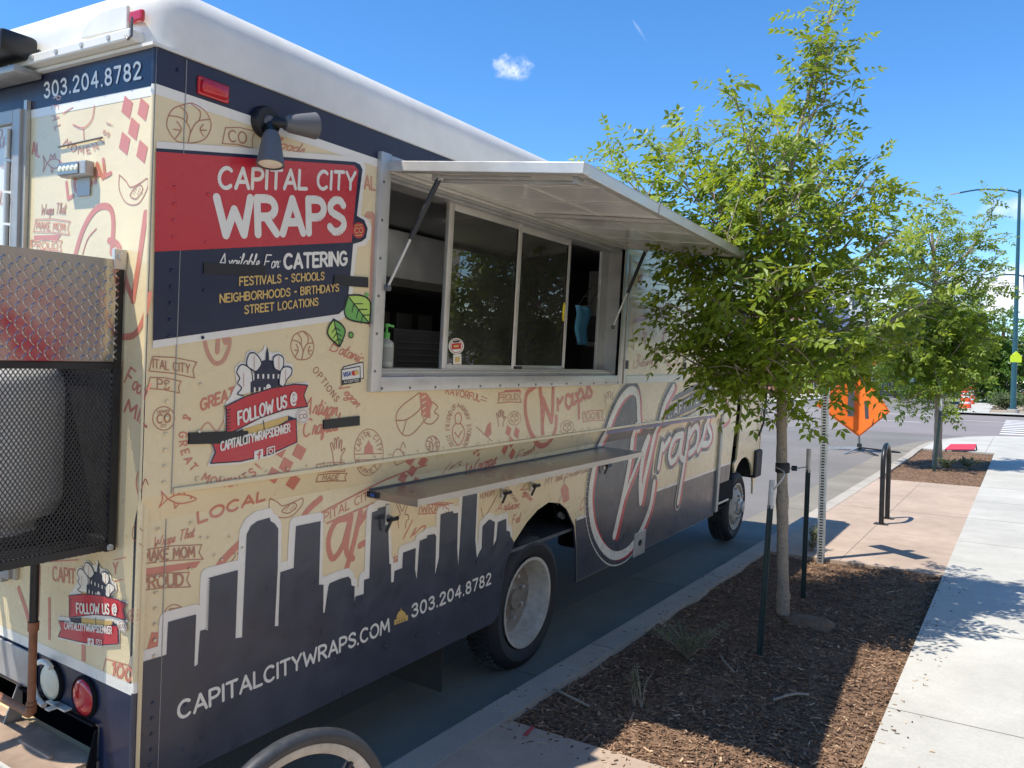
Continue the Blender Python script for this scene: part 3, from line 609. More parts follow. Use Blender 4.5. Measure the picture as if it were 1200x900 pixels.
# ---- follow-us sticker, drawn on a 0..1 sheet, side and rear
def follow(D, T, sx):
    """T maps sticker units (x right, y down, 100 wide) to survey pixels; sx = px per unit"""
    p = lambda l: [T(*q) for q in l]
    D.L(3)
    outer = [(20, 52), (24, 43), (26, 40), (25, 32), (24, 24), (30, 18), (34, 19), (36, 9), (42, 6), (48, 10), (53, 6), (55, 0), (57, 6), (62, 9), (69, 8), (75, 13), (76, 19), (83, 20), (84, 29), (79, 36), (76, 40), (100, 38), (95, 51), (100, 64), (88, 72), (88, 98), (60, 112), (30, 119), (-4, 121), (2, 106), (-2, 92), (17, 90), (13, 76), (15, 58)]
    D.ppoly(p(outer), 'white'); D.L(4)
    for tr in ([(27, 50), (31, 44), (27, 39), (29, 34), (26, 28), (30, 21), (36, 22), (41, 27), (42, 38), (40, 50)], [(36, 21), (38, 11), (43, 9), (48, 13), (51, 20), (46, 27), (42, 26)], [(64, 24), (63, 14), (68, 11), (73, 14), (73, 22), (70, 27)], [(69, 40), (70, 28), (74, 23), (81, 24), (81, 30), (77, 35), (73, 42)]):
        D.ppoly(p(tr), 'white'); D.k += 40; D.pstroke(p(tr), sx * 1.3, 'navy', closed=True)
        c = sum((Vector(q) for q in tr), Vector((0, 0))) / len(tr); D.k += 40; D.pstroke(p([(c.x, c.y + 7), (c.x, c.y - 6)]), sx * .8, 'printpale')
    D.L(5); D.ppoly(p([(44, 36), (44, 28)] + [(57 + 14 * math.cos(math.radians(a)), 29 - 13 * math.sin(math.radians(a))) for a in range(180, 52, -16)] + [(57 + 14 * math.cos(math.radians(a)), 29 - 13 * math.sin(math.radians(a))) for a in (50, 30, 10)] + [(71, 36), (75, 37), (76, 46), (40, 52), (40, 38)]), 'navy')
    D.ppoly(p([(55, 18), (55.6, 9), (57, 3), (58.4, 9), (59, 18)]), 'navy'); D.L(6)
    for k in range(5): D.pstroke(p([(47.5 + 5.2 * k, 30), (47.5 + 5.2 * k, 34.5)]), sx * 2.2, 'white', cap=False)
    for k in range(3): D.pstroke(p([(44 + 5 * k, 43), (44 + 5 * k, 48)]), sx * 2, 'white', cap=False)
    D.ppoly(p([(55, 46), (56, 41), (58, 39.5), (60, 41), (61, 45)]), 'white')
    D.L(5); D.ppoly(p([(33, 62), (33, 50), (50, 46), (53, 51), (62, 43), (76, 40), (76, 50)]), 'gold'); D.ppoly(p([(32, 92), (33, 84), (78, 71), (78, 80)]), 'gold'); D.L(6); D.pstroke(p([(53, 76), (54, 86)]), sx * 1, 'navy')
    D.L(6)
    b1 = [(15, 66), (14, 62), (35, 52), (60, 44), (85, 40), (98, 41), (94, 51), (98, 62), (75, 65), (50, 73), (30, 83), (15, 90)]
    b2 = [(0, 97), (30, 94), (55, 88), (78, 76), (86, 74), (87, 97), (60, 109), (30, 116), (-1, 118), (4, 107)]
    dk = [(15, 91), (32, 84), (33, 92), (18, 95)]; D.ppoly(p(dk), 'navy'); D.ppoly(p([(78, 71), (78, 77), (86, 74)]), 'navy')
    for b in (b1, b2): D.k += 30; D.ppoly(p(b), 'red'); D.k += 30; D.pstroke(p(b), sx * 1.2, 'navy', closed=True, smooth=False)
    D.L(9)
    for k in range(7): D.pstroke(p([(15.5, 66 + 3.1 * k), (19 - (k % 2), 65 + 3.1 * k)]), sx * .8, 'navy')
    D.L(9); D.text('FOLLOW US @', T(27, 79.5), T(86, 58.5), T(26.5, 67.5), .2, 'white'); D.L(9)
    D.text('CAPITALCITYWRAPSDENVER', T(9, 105.5), T(79, 86.5), T(9, 97), .19, 'white', gap=.16)
    D.L(9); D.ppoly(p([(43, 106), (52, 103.5), (52, 112), (43, 114.5)]), 'white'); D.L(10); D.pstroke(p([(50, 106.5), (48.2, 106.6), (47.8, 114)]), sx * 1.5, 'red', smooth=False, cap=False); D.pstroke(p([(45.6, 109.6), (50, 108.5)]), sx * 1.2, 'red', cap=False)
    D.pstroke(p([(56, 103), (63.5, 101), (63.5, 109), (56, 111)]), sx * 1.2, 'white', closed=True, smooth=False); D.pstroke(p([(59.7 + 2 * math.cos(a / 2), 106 + 2.2 * math.sin(a / 2)) for a in range(14)]), sx * 1, 'white', smooth=False)
    D.L(7); D.ppoly(p([(93 + 6.5 * math.cos(a / 4), 71.5 + 7.5 * math.sin(a / 4)) for a in range(25)]), 'white'); D.L(8); D.pstroke(p([(93 + 5 * math.cos(a / 3), 71.5 + 6 * math.sin(a / 3)) for a in range(20)]), sx * .6, 'printline', smooth=False); D.ptext('CO', T(93, 71.5), sx * 4.4, -6, .2, 'printline')
D = Dec('side'); follow(D, lambda x, y: (244.5 + x * 1.15, 402.5 + y * 1.185), 1.15); D.build('follow_sticker', truck)
D = Dec('rear'); follow(D, lambda x, y: (71 + x * .80, 648 + y * .90 + (x - 50) * .17 + max(0, x - 15) * .17), .85); D.build('follow_sticker', truck)
# velcro strips that hold a menu board
for q in ([(235, 307.5), (307, 311), (307, 322.5), (235, 320.5)], [(388, 322), (428, 325), (428, 337), (388, 334)], [(218, 506.5), (287, 504.5), (287, 518.5), (218, 520)], [(376, 492), (418, 487), (418, 498), (376, 502.5)]):
    m = MB(); m.poly([[side(*p) for p in q]], lambda y, z: (.018, y, z), 'blackv', (-.008, 0, 0)); m.build('velcro_strip', truck)
# ---- the big round W mark on the forward panel
def Z(l): return [(680 + x / 3.6, 430 + y / 3.6) for x, y in l]
D = Dec('side'); D.wk = 1.32
ring = [(243, 262), (238, 200), (236, 140), (225, 105), (200, 100), (165, 135), (125, 215), (88, 330), (58, 450), (46, 560), (58, 670), (92, 752), (140, 795), (190, 785), (232, 742), (270, 670), (300, 585), (315, 490)]
inner = [(230, 262), (226, 140), (205, 115), (170, 145), (135, 215), (98, 330), (72, 450), (60, 560), (70, 665), (100, 738), (140, 778), (185, 772), (222, 735), (258, 668), (290, 580), (305, 470), (330, 260)]
D.L(3); D.ppoly(Z(cr(ring, 5)), 'white'); D.k += 5
D.pstroke(Z(ring), 19.5, 'white'); D.L(4); D.pstroke(Z(ring), 17, 'slate'); D.L(5); D.ppoly(Z(inner), 'slate')
D.L(5); D.k += 5; D.pstroke(Z([(x + 9, y + 4) for x, y in ring]), 7.5, 'red'); D.L(6); D.pstroke(Z(ring), 8, 'white')
up3 = [(258, 570), (275, 470), (300, 360), (322, 260), (345, 165), (385, 85)]
sw = [([(228, 250), (215, 380), (190, 520), (147, 712)], 7.5), ([(147, 700), (185, 560), (235, 430), (285, 300)], 4.5), ([(290, 300), (268, 380), (256, 480), (258, 568)], 7.5), (up3, 6.5)]
D.L(4); D.pstroke(Z(up3), 18, 'white'); D.L(5); D.k += 10; D.pstroke(Z(up3), 15, 'slate')
D.L(6); D.k += 20
for q, w in sw: D.pstroke(Z([(x + 11, y + 4) for x, y in q]), w, 'red')
D.L(7); D.k += 20
for q, w in sw: D.pstroke(Z(q), w, 'white')
# sign with two cream lines over the word
D.L(2); D.ppoly(Z([(345, 145), (565, 30), (565, 145), (345, 262)]), 'slate')
D.L(3); D.pstroke(Z([(365, 160), (560, 58)]), 1.6, 'gold'); D.pstroke(Z([(385, 222), (560, 140)]), 1.6, 'gold')
D.L(4); D.text('CAPITAL CITY', Z([(364, 218)])[0], Z([(566, 106)])[0], Z([(364, 180)])[0], .16, 'white', gap=.3)
# band of navy where the rail crosses
word = [[(332, 425), (348, 330), (352, 345), (378, 305)], [(432, 285), (400, 300), (378, 365), (386, 402), (412, 372), (435, 285), (424, 370), (440, 392)], [(462, 262), (450, 350), (415, 570)], [(458, 300), (485, 250), (500, 270), (490, 335), (462, 365)],
        [(498, 352), (520, 300), (538, 212), (541, 250), (553, 290), (543, 322), (514, 326)]]
D.L(5)
for q in word: D.pstroke(Z(q), 14.5, 'white')
D.L(6)
for q in word: D.pstroke(Z(q), 12.5, 'slate')
D.L(7)
for q in word: D.pstroke(Z([(x + 7, y + 3) for x, y in q]), 5.5, 'red')
D.L(8)
for q in word: D.pstroke(Z(q), 5.6, 'white')
D.build('wraps_logo', truck)
D = Dec('side'); D.L(9); y0, y1 = side(709, 505)[0], side(838, 470)[0]; D.poly([(y0, 1.345), (y1, 1.345), (y1, 1.37), (y0, 1.37)], 'blue'); D.build('blue_stripe', truck)

# ---- line drawings all over the side
D = Dec('side')
d_cabbage(D, (219, 145), 52, 46); d_ribbon(D, (277, 162), 36, 26, 'CO', 8); D.L(1); D.text('foods', (318, 172), (350, 180), (319, 160), .12, 'print', script=True); D.L(1); D.text('AL', (425, 221), (437, 223), (425, 206), .2, 'printpale')
D.L(1); D.pstroke([(432, 380), (434, 320), (436, 260), (430, 252), (427, 256)], 8, 'printpale')
d_ribbon(D, (200, 430), 54, 24, 'ITAL CITY', 8, ft=.42); d_ribbon(D, (190, 451), 38, 18, 'PS', 8, fill=None, ft=.6)
d_co(D, (189.5, 490), 13)
d_wrapsmark(D, (255, 396), 32, -6, 'printpale', False); D.L(1)
D.text('GREAT', (233, 481), (272, 466), (233, 468), .22, 'print'); d_fish(D, (208, 585), 43, 24)
D.arctext('& GREAT MOMENTS!', (262, 512), 50, 53, 205, 40, 9, .2, 'print')
D.L(1); D.pstroke([(226, 515), (240, 495), (252, 505), (262, 490), (270, 500)], 2, 'printpale')
D.L(1); D.text('LOCAL', (235, 613.5), (312, 586), (234, 601), .26, 'print')
d_check(D, (333, 545), 56, 56); d_cabbage(D, (352, 405), 27, 33); D.L(1)
D.text('OPTIONS', (364, 434), (391, 471), (369, 429), .16, 'printline', gap=.4)
D.L(1); D.text('Botanic', (384, 410), (419, 425), (388, 396), .11, 'print', script=True); D.L(1); D.text('Vegan', (392, 452), (414, 476), (400, 444), .11, 'print', script=True)
D.L(1); D.text('Artisan', (352, 484), (390, 487), (354, 465), .12, 'print', script=True); D.L(1); D.text('Crafted', (352, 512), (391, 504), (352, 492), .12, 'print', script=True)
d_hand(D, (393, 528), 20, 30); d_ribbon(D, (385, 548), 34, 13, 'HAND', -3, ft=.5); d_ribbon(D, (388, 560), 36, 12, 'MADE', -2, ft=.5)
d_oval(D, (430, 530), 34, 55)
d_avocado(D, (338, 594), 40, 27, ang=-8)
# around the corner: make mom proud
D.L(1); D.text('Wraps That', (182, 643), (228, 630), (182, 631), .1, 'print', script=True)
d_ribbon(D, (203, 651), 74, 22, 'MAKE MOM', -5, ft=.55, tw=.17); D.L(1); D.ppoly([(166, 668), (238, 658), (232, 666), (166, 677)], 'print'); d_ribbon(D, (194, 683), 62, 22, 'PROUD', -5, ft=.62, tw=.18)
d_co(D, (207, 722), 12); D.L(1); D.ppoly([(173, 768), (180, 742), (193, 742), (190, 762)], 'print'); D.L(1); D.pstroke([(168, 727), (172, 712), (160, 735), (168, 745)], 1.2, 'printline')
# large faint mark behind the towers
D.L(1); D.pstroke([(243, 700), (258, 665), (290, 632), (320, 612)], 9, 'print'); D.pstroke([(262, 675), (282, 648), (296, 640)], 1.6, 'printline')
D.L(1); D.pstroke([(345, 655), (352, 620), (362, 600), (378, 585)], 8, 'print'); D.pstroke([(345, 640), (342, 680)], 4, 'print')
D.L(1); D.text('PITAL CITY', (382, 612), (440, 582), (382, 602), .16, 'print'); D.pstroke([(366, 608), (455, 562), (500, 545)], 2, 'print'); D.pstroke([(385, 614), (440, 590)], 2, 'print')
D.L(1)
for q in ([(412, 608), (396, 612), (387, 635), (392, 655), (404, 640), (414, 605), (408, 645), (416, 655)], [(425, 600), (416, 640), (404, 682)], [(422, 616), (436, 598), (446, 606), (440, 628), (424, 640)]): D.pstroke(q, 7.5, 'print')
# middle of the panel, under the window
d_burrito(D, (487, 485), 50, 50); D.L(1); D.text('RAVORFUL', (520, 461), (560, 470), (521, 453), .2, 'print'); D.pstroke([(562, 464), (569, 467)], 1, 'printline'); D.pstroke([(561, 468), (568, 470)], 1, 'printline')
d_baby(D, (535, 501), 27, 52); d_ribbon(D, (595, 466), 27, 16, 'PROUD', -3, 'print', ft=.45); D.L(1); D.ppoly([(589, 457), (607, 456), (609, 459), (589, 460)], 'print')
d_wrapsmark(D, (636, 487), 38, -10); d_hand(D, (585, 490), 13, 19); d_co(D, (601, 490), 7.5, lw=.8); d_co(D, (663, 501), 8, lw=.8)
d_ribbon(D, (693, 488), 24, 15, '100%', -5, 'print', ft=.5); d_hand(D, (712, 468), 16, 18, lw=1)
d_check(D, (484, 552), 38, 40); d_check(D, (597, 518), 24, 40); d_check(D, (558, 528), 12, 14); d_cabbage(D, (505, 520), 16, 18); D.L(1)
D.pstroke([(463, 545), (458, 535), (463, 526), (470, 530), (472, 540), (463, 545)], 1.2, 'printline'); D.pstroke([(467, 527), (470, 518), (473, 524)], 1.2, 'printline')
D.ppoly([(566, 508), (569, 498), (573, 494), (574, 508), (570, 512)], 'print'); D.pstroke([(556, 500), (575, 517)], 1, 'printline')
D.L(1); D.text('Wraps', (545, 560), (580, 545), (545, 545), .16, 'print', script=True); D.L(1); D.text('In', (520, 556), (536, 548), (520, 546), .1, 'printline', script=True)
D.L(1); D.text('Fresh', (606, 540), (625, 530), (607, 530), .11, 'printline', script=True)
# under the shelf
d_ribbon(D, (513, 597), 40, 17, 'WRAPS', 0, 'print', ft=.6); D.L(1); D.ppoly([(500, 588), (530, 592), (536, 595), (505, 592)], 'print'); d_hand(D, (475, 604), 22, 30, vict=True); D.L(1)
D.text('In', (474, 632), (494, 628), (474, 612), .1, 'print', script=True); D.L(1); D.text('Artisan', (583, 600), (608, 596), (585, 590), .13, 'print', script=True); D.L(1); D.text('Vegan', (610, 573), (622, 587), (616, 568), .12, 'print', script=True); D.L(1); D.text('Fed', (602, 615), (610, 612), (602, 605), .13, 'print', script=True)
D.L(1); D.text('OPTIONS', (594, 573), (606, 589), (597, 571), .16, 'printline', gap=.35); D.pstroke([(566, 596), (570, 606), (585, 580)], 1, 'printline'); D.text('HUNGRY', (565, 585), (582, 580), (565, 579), .16, 'printline')
D.L(1); D.ppoly([(659, 574), (663, 566), (668, 572), (669, 586), (662, 590)], 'print'); D.pstroke([(655, 592), (659, 582)], 1, 'printline'); D.L(1); D.text('My best', (640, 570), (660, 562), (640, 561), .12, 'printline', script=True); D.L(1); D.text('friends', (662, 562), (690, 553), (662, 554), .12, 'printline', script=True)
D.L(1); D.text('Co', (680, 600), (690, 592), (681, 588), .12, 'print', script=True); d_ribbon(D, (462, 688), 5, 12, '', 0); d_ribbon(D, (467, 660), 8, 16, '%', -10, 'print', ft=.6)
# forward end of the side, past the small hatch
d_check(D, (812, 435), 10, 24); D.L(1); D.pstroke([(830, 395), (832, 440), (836, 470)], 2, 'printpale')
D.L(2); D.ppoly([(814, 386), (834, 392), (836, 402), (824, 430), (815, 400)], 'red'); D.L(3); D.text('Made', (817, 398), (831, 401), (817, 391), .12, 'white', script=True); D.L(3); D.text('fresh', (820, 410), (830, 411), (820, 404), .12, 'white', script=True)
D.L(1); D.text('BEST', (806, 462), (826, 450), (806, 455), .2, 'printpale'); D.text('LOCAL', (803, 355), (828, 352), (803, 342), .2, 'printpale')
D.build('line_drawings', truck)

# ---- rear face prints
D = Dec('rear')
D.L(1); D.poly([(XL, 2.668), (-.004, 2.668), (-.004, 2.79), (XL, 2.79)], 'navy'); D.poly([(XL, 2.638), (-.004, 2.638), (-.004, 2.668), (XL, 2.668)], 'white')
D.L(1); D.poly([(XL, .722), (-.004, .722), (-.004, .76), (XL, .76)], 'white')
D.poly([(XL, .567), (-.004, .567), (-.004, .722), (XL, .722)], 'navy'); D.poly([(-.188, .325), (-.004, .325), (-.004, .567), (-.188, .567)], 'navy')
rear_mb.merge(D.mb); rear_mb.build('rear_panel', truck, fix=False)
D = Dec('rear'); D.L(2); D.text('303.204.8782', (53, 114.5), (166, 91.5), (52.5, 98), .19, 'white', gap=.3); D.build('phone_number', truck)
D = Dec('rear'); D.L(1)
d_check(D, (157, 151), 46, 78, ang=-4); d_fish(D, (62, 192), 23, 24, lw=1.3); D.L(1); D.text('LOCAL', (80, 233), (130, 203), (78, 214), .25, 'print')
d_avocado(D, (157, 221), 34, 40, ang=-6); D.arctext('REAL MOMENTS!', (98, 130), 33, 46, 200, 20, 8, .2, 'printpale'); D.pstroke([(74, 133), (86, 126)], 1.2, 'print'); D.pstroke([(86, 146), (98, 150), (108, 140), (111, 124)], 1.5, 'print'); D.pstroke([(98, 150), (99, 164)], 1.2, 'print')
D.L(1); D.text('Wraps That', (48, 252), (76, 250), (48, 240), .1, 'printline', script=True); d_ribbon(D, (61, 266), 42, 20, 'MAKE MOM', 4, 'print', ft=.45); D.L(1); D.ppoly([(40, 276), (72, 275), (68, 281), (40, 280)], 'print'); d_ribbon(D, (54, 288), 38, 16, 'PROUD', 2, 'print', ft=.55)
D.L(1)
D.pstroke([(88, 300), (98, 268), (113, 245), (128, 243), (133, 260), (131, 296)], 8, 'print'); D.pstroke([(97, 298), (103, 280), (113, 268)], 1.6, 'print'); D.L(1)
D.pstroke([(128, 282), (140, 290), (148, 330), (156, 350)], 8, 'print'); D.pstroke([(156, 352), (164, 300), (171, 250)], 9, 'print'); D.pstroke([(140, 395), (158, 392), (170, 370), (176, 345)], 8, 'print')
D.L(1); D.text('Food', (146, 448), (168, 466), (150, 428), .12, 'print', script=True); D.L(1); D.text('MIL', (146, 482), (172, 500), (150, 468), .22, 'print'); D.pstroke([(166, 545), (160, 562), (163, 580), (170, 562), (174, 568)], 2, 'print'); D.pstroke([(168, 622), (158, 616), (156, 630), (168, 640)], 1.2, 'printline')
D.L(1); D.text('AL', (38, 180), (46, 184), (38, 166), .2, 'print'); D.pstroke([(58, 750), (58, 700)], 5, 'print', cap=False); D.L(1); D.pstroke([(98, 750), (98, 775)], 8, 'print', cap=False)
D.L(1); D.pstroke([(124, 772), (152, 780)], 1.5, 'print'); D.pstroke([(124, 772), (121, 786)], 1.5, 'print'); D.text('100', (131, 790), (154, 799), (133, 776), .26, 'print')
D.L(1); D.text('CAPIT', (62, 680), (88, 684), (62, 664), .14, 'print'); D.pstroke([(60, 658), (92, 656)], 1.5, 'print'); D.text('Y', (133, 672), (138, 671), (133, 660), .2, 'print'); D.pstroke([(134, 656), (148, 653)], 1.2, 'print'); D.pstroke([(134, 681), (144, 679)], 1.2, 'print')
d_co(D, (157, 721), 7, 'print', .9); D.L(1); D.pstroke([(22, 690), (32, 720), (37, 750)], 7, 'print'); D.pstroke([(46, 665), (44, 720)], 7, 'print')
D.build('line_drawings', truck)

# ---- rear door, awning roll, lamps
rd = empty('rear_door', parent=truck); door = MB(); door.box((-1.62, -.018, .98), (-.80, -.004, 2.62), 'doorwhite', .004)
m = MB()
for a, b in (((-.785, -.03, .96), (-.735, -.002, 2.67)), ((-1.68, -.03, .96), (-1.63, -.002, 2.67)), ((-1.63, -.03, 2.62), (-.785, -.002, 2.67)), ((-1.63, -.028, .94), (-.785, -.002, .98))): m.box(a, b, 'alud', .004)
m.box((-.735, -.016, .96), (-.715, -.002, 2.70), 'alu'); m.build('door_frame', rd)
m = MB()
for k in range(14): m.tube([(-.80, -.034, 1.0 + k * .115), (-.80, -.034, 1.105 + k * .115)], .011, 'alu', 10)
m.build('hinge', rd, smooth=40)
D = Dec('rear'); D.base = .020; D.text('Real', (2, 176), (18, 172), (2, 155), .1, 'printpale', script=True); D.base = .020; D.pstroke(arc(8, 218, 18, 22, -90, 90, 14), 1.4, 'printpale', smooth=False); D.text('o', (17, 190), (22, 188), (17, 182), .2, 'printpale', script=True); D.text('ital City', (1, 236), (20, 246), (1, 222), .1, 'printpale', script=True)
door.merge(D.mb); door.build('door_leaf', rd, fix=False)
m = MB(); m.box((-1.9, -.15, 2.815), (-.63, -.02, 2.90), 'black', .02); m.box((-1.9, -.16, 2.835), (-.655, -.149, 2.885), 'doorwhite', .004); m.box((-1.9, -.10, 2.765), (-.64, -.005, 2.79), 'alud', .004); m.build('awning_roll', truck, smooth=40)
m = MB(); m.box((-.455, -.038, 2.405), (-.30, -.004, 2.455), 'alud', .006); m.box((-.455, -.043, 2.410), (-.335, -.038, 2.450), 'steel', .003)
lamp = m.build('licence_lamp', truck)
m = MB()
for k in range(5): m.lathe([(0, .004), (.008, .003), (.011, 0)], (-.44 + .024 * k, -.043, 2.43), (0, -1, 0), 'whitelens', 10)
m.build('lamp_lens', lamp); m = MB(); m.box((-.40, -.006, 2.345), (-.325, -.002, 2.405), 'alud'); m.build('lamp_bracket', lamp)
m = MB(); m.tube([(-.26, -.006, 2.53), (-.52, -.006, 2.52)], .003, 'grey', 6); m.build('wire', truck)
def lens(o, ax, r, mm, ring='black', ry=1., name='tail_lamp', depth=.010):
    m = MB(); m.lathe([(r * 1.17, 0), (r * 1.15, .006), (r * 1.08, .012), (r * 1.02, .013), (r, .008)], o, ax, ring, 32, ry); t = m.build(name, truck, smooth=50)
    m = MB(); m.lathe([(r, .008), (r * .97, .012), (r * .75, .012 + depth * .6), (r * .4, .012 + depth * .92), (0, .012 + depth)], o, ax, mm, 32, ry); m.build('lens', t, smooth=60); return t
lens((-.47, -.002, .645), (0, -1, 0), .062, 'whitelens', 'dark'); lens((-.265, -.002, .648), (0, -1, 0), .062, 'redlens', 'dark')
for a0, a1 in ((60, 125), (200, 275)):
    m = MB(); m.tube([(-.47 + .077 * math.cos(math.radians(a)), -.03, .645 + .077 * math.sin(math.radians(a))) for a in range(a0, a1, 9)], .010, 'white', 8); m.build('lamp_tape', truck, smooth=50)
m = MB(); m.box((-2.0, -.012, .585), (-.57, -.004, .715), 'alud', .002); m.build('sill_plate', truck)
ZF = .455
m = MB(); m.box((-1.0, -.20, ZF - .012), (-.19, .0, ZF), 'rustfloor'); m.box((-1.0, .032, ZF - .05), (-.19, .34, ZF - .04), 'dark'); m.box((-1.0, .34, .40), (-.19, .36, .60), 'dark'); m.box((-1.02, .032, .40), (-1.0, .36, .60), 'dark'); m.box((-.188, .032, .40), (-.18, .36, .60), 'dark'); m.box((-1.0, .032, .572), (-.19, .34, .59), 'dark')  # dark inner floor and walls put the shade of the opening into the colour
sw = m.build('step_well', truck)
m = MB(); m.poly([[(-.06, .36), (-.006, .36), (-.006, .56), (-.014, .56)]], lambda y, z: (-.186, y, z), 'dark', (.005, 0, 0)); m.build('step_bracket', sw)
m = MB(); m.poly([[(-.07, ZF), (-.006, ZF), (-.006, .585), (-.024, .585)]], lambda y, z: (-.66, y, z), 'alud', (-.006, 0, 0)); m.build('step_bracket', sw)
m = MB(); m.box((-.66, -.018, .568), (-.195, -.006, .576), 'dark'); m.box((-.50, -.10, ZF), (-.30, -.088, ZF + .010), 'rustfloor'); m.build('step_lip', sw)
m = MB()
for k in range(30): m.bar((-1.5 + .05 * k, -.50, .44), (-1.5 + .05 * k + .26, -.215, .44), .010, .012, 'doorwhite'); m.bar((-1.5 + .05 * k + .26, -.50, .446), (-1.5 + .05 * k, -.215, .446), .010, .012, 'doorwhite')
m.box((-1.5, -.52, .42), (.0, -.50, .455), 'doorwhite'); m.box((-1.5, -.218, .42), (.0, -.204, .462), 'doorwhite'); m.build('step_grating', sw)
m = MB(); m.box((-.46, -.03, .580), (-.34, -.004, .586), 'doorwhite'); m.box((-.41, -.06, .580), (-.385, -.004, .586), 'doorwhite'); m.build('latch_tab', sw)
PY = -.10; pp = plane(38.5, 760, 1, PY); PX = pp.x; e = plane(36, 836, 1, PY); t0 = plane(38, 665, 1, PY)
m = MB()
m.tube([(PX, PY, 1.19), (PX, PY, plane(38, 733, 1, PY).z)], .0145, 'blackmetal', 12); m.tube([(PX, PY, plane(38, 733, 1, PY).z), (PX, PY, e.z + .02)], .0135, 'rust', 12)
zj = plane(38, 733, 1, PY).z; m.tube([(PX, PY, zj - .015), (PX, PY, zj + .015)], .018, 'rust', 12)
m.tube([(PX, PY, e.z + .028), (PX, PY, e.z + .008), (PX - .012, PY, e.z), (PX - .03, PY, e.z)], .0175, 'rust', 12); m.tube([(PX - .02, PY, e.z), (PX - .8, PY, e.z)], .0135, 'rust', 12); m.tube([(PX, PY, e.z + .03), (PX, PY, e.z + .042)], .017, 'rust', 12)
m.build('gas_pipe', truck, smooth=50)

# ---- propane cage on the rear
cage = empty('gas_cage', parent=truck)
CX1, CX0, CY0, CY1, CZ0, CZM, CZ1 = -.12, -.95, -.01, -.86, 1.185, 1.80, 2.125
m = MB()
for x in (CX1, CX0):
    for y in (CY0 - .012, CY1): m.box((x - .012, y - .012, CZ0), (x + .012, y + .012, CZ1 - .005), 'blackmetal')
    for z in (CZ0 + .015, CZM - .012): m.box((x - .013, CY1, z - .012), (x + .010, CY0, z + .012), 'blackmetal')
for y in (CY0 - .015, CY1):
    for z in (CZ0 + .015, CZM - .012): m.box((CX0, y - .012, z - .02), (CX1, y + .012, z + .02), 'blackmetal')
m.build('cage_frame', cage)
m = MB()
def mesh_sheet(f3, w, h):                           # expanded metal: two crossing families of strands
    p, q = .0135, .0200; W_, H_ = w / p, h / q
    for k in range(-int(H_) - 1, int(W_) + int(H_) + 2):
        a, b = max(0, -k), min(H_, W_ - k)
        if b > a: m.bar(f3((k + a) * p, a * q, 0), f3((k + b) * p, b * q, 0), .0027, .0016, 'blackmetal', (1, 0, 0))
        a, b = max(0, k - W_), min(H_, k)
        if b > a: m.bar(f3((k - a) * p, a * q, .0017), f3((k - b) * p, b * q, .0017), .0027, .0016, 'blackmetal', (1, 0, 0))
mesh_sheet(lambda u, v, o: (CX1 + o - .002, CY1 + u, CZ0 + v), CY0 - CY1, CZM - CZ0)
m.build('mesh_side', cage)
m = MB(); mesh_sheet(lambda u, v, o: (CX0 + u, CY1 + o, CZ0 + v), CX1 - CX0, CZM - CZ0); m.build('mesh_end', cage); m = MB(); m.box((CX0 + .01, -.012, CZ0 + .01), (CX1 - .012, -.005, CZM), 'black'); m.build('shade_sheet', cage)  # black sheet stands in for the shade on the wall behind the mesh
m = MB(); mesh_sheet(lambda u, v, o: (CX0 + u, CY1 + v, CZ0 + o), CX1 - CX0, CY0 - CY1); m.box((CX0 + .2, CY1, CZ0 - .014), (CX0 + .24, CY0, CZ0 - .004), 'blackmetal'); m.box((CX1 - .24, CY1, CZ0 - .014), (CX1 - .2, CY0, CZ0 - .004), 'blackmetal'); m.build('mesh_floor', cage)
m = MB(); m.box((CX1 + .006, CY1 - .01, CZM - .005), (CX1 + .010, -.004, CZ1 - .004), 'tread'); m.box((CX0, CY1 - .014, CZM), (CX1 + .008, CY1 - .010, CZ1 - .004), 'tread'); m.box((CX1 - .06, CY1, CZ1 - .004), (CX1 + .010, -.004, CZ1), 'tread')
def lozenge(y, z, s):
    L_, W_, H_ = .0135, .0038, .0022; x = CX1 + .010; c, d = math.cos(s * .95), math.sin(s * .95)
    q = [(L_, 0), (L_ * .4, W_), (-L_ * .4, W_), (-L_, 0), (-L_ * .4, -W_), (L_ * .4, -W_)]; q = [(a * c - b * d, a * d + b * c) for a, b in q]
    m.mesh([(x, y + a, z + b) for a, b in q] + [(x + H_, y + a * .55, z + b * .55) for a, b in q], [(i, (i + 1) % 6, (i + 1) % 6 + 6, i + 6) for i in range(6)] + [(6, 7, 8, 9, 10, 11)], 'tread')
i = 0
y = CY1 + .012
while y < -.012:
    z = CZM + .012; j = 0
    while z < CZ1 - .014:
        lozenge(y, z, 1 if (i + j) % 2 else -1); z += .0215; j += 1
    y += .0215; i += 1
m.build('tread_plate', cage)
m = MB(); m.box((CX1 - .004, -.045, CZ1 - .03), (CX1 + .014, -.002, CZ1 + .035), 'alu', .003); m.lathe([(.012, 0), (.012, .008), (0, .008)], (CX1 + .014, -.024, CZ1 + .01), (1, 0, 0), 'alu', 6); m.build('mount_lug', cage)
m = MB(); m.lathe([(.011, 0), (.011, .005), (.006, .008), (0, .008)], (CX1 + .012, -.03, CZ0 + .012), (1, 0, 0), 'alud', 12); m.build('bolt', cage)

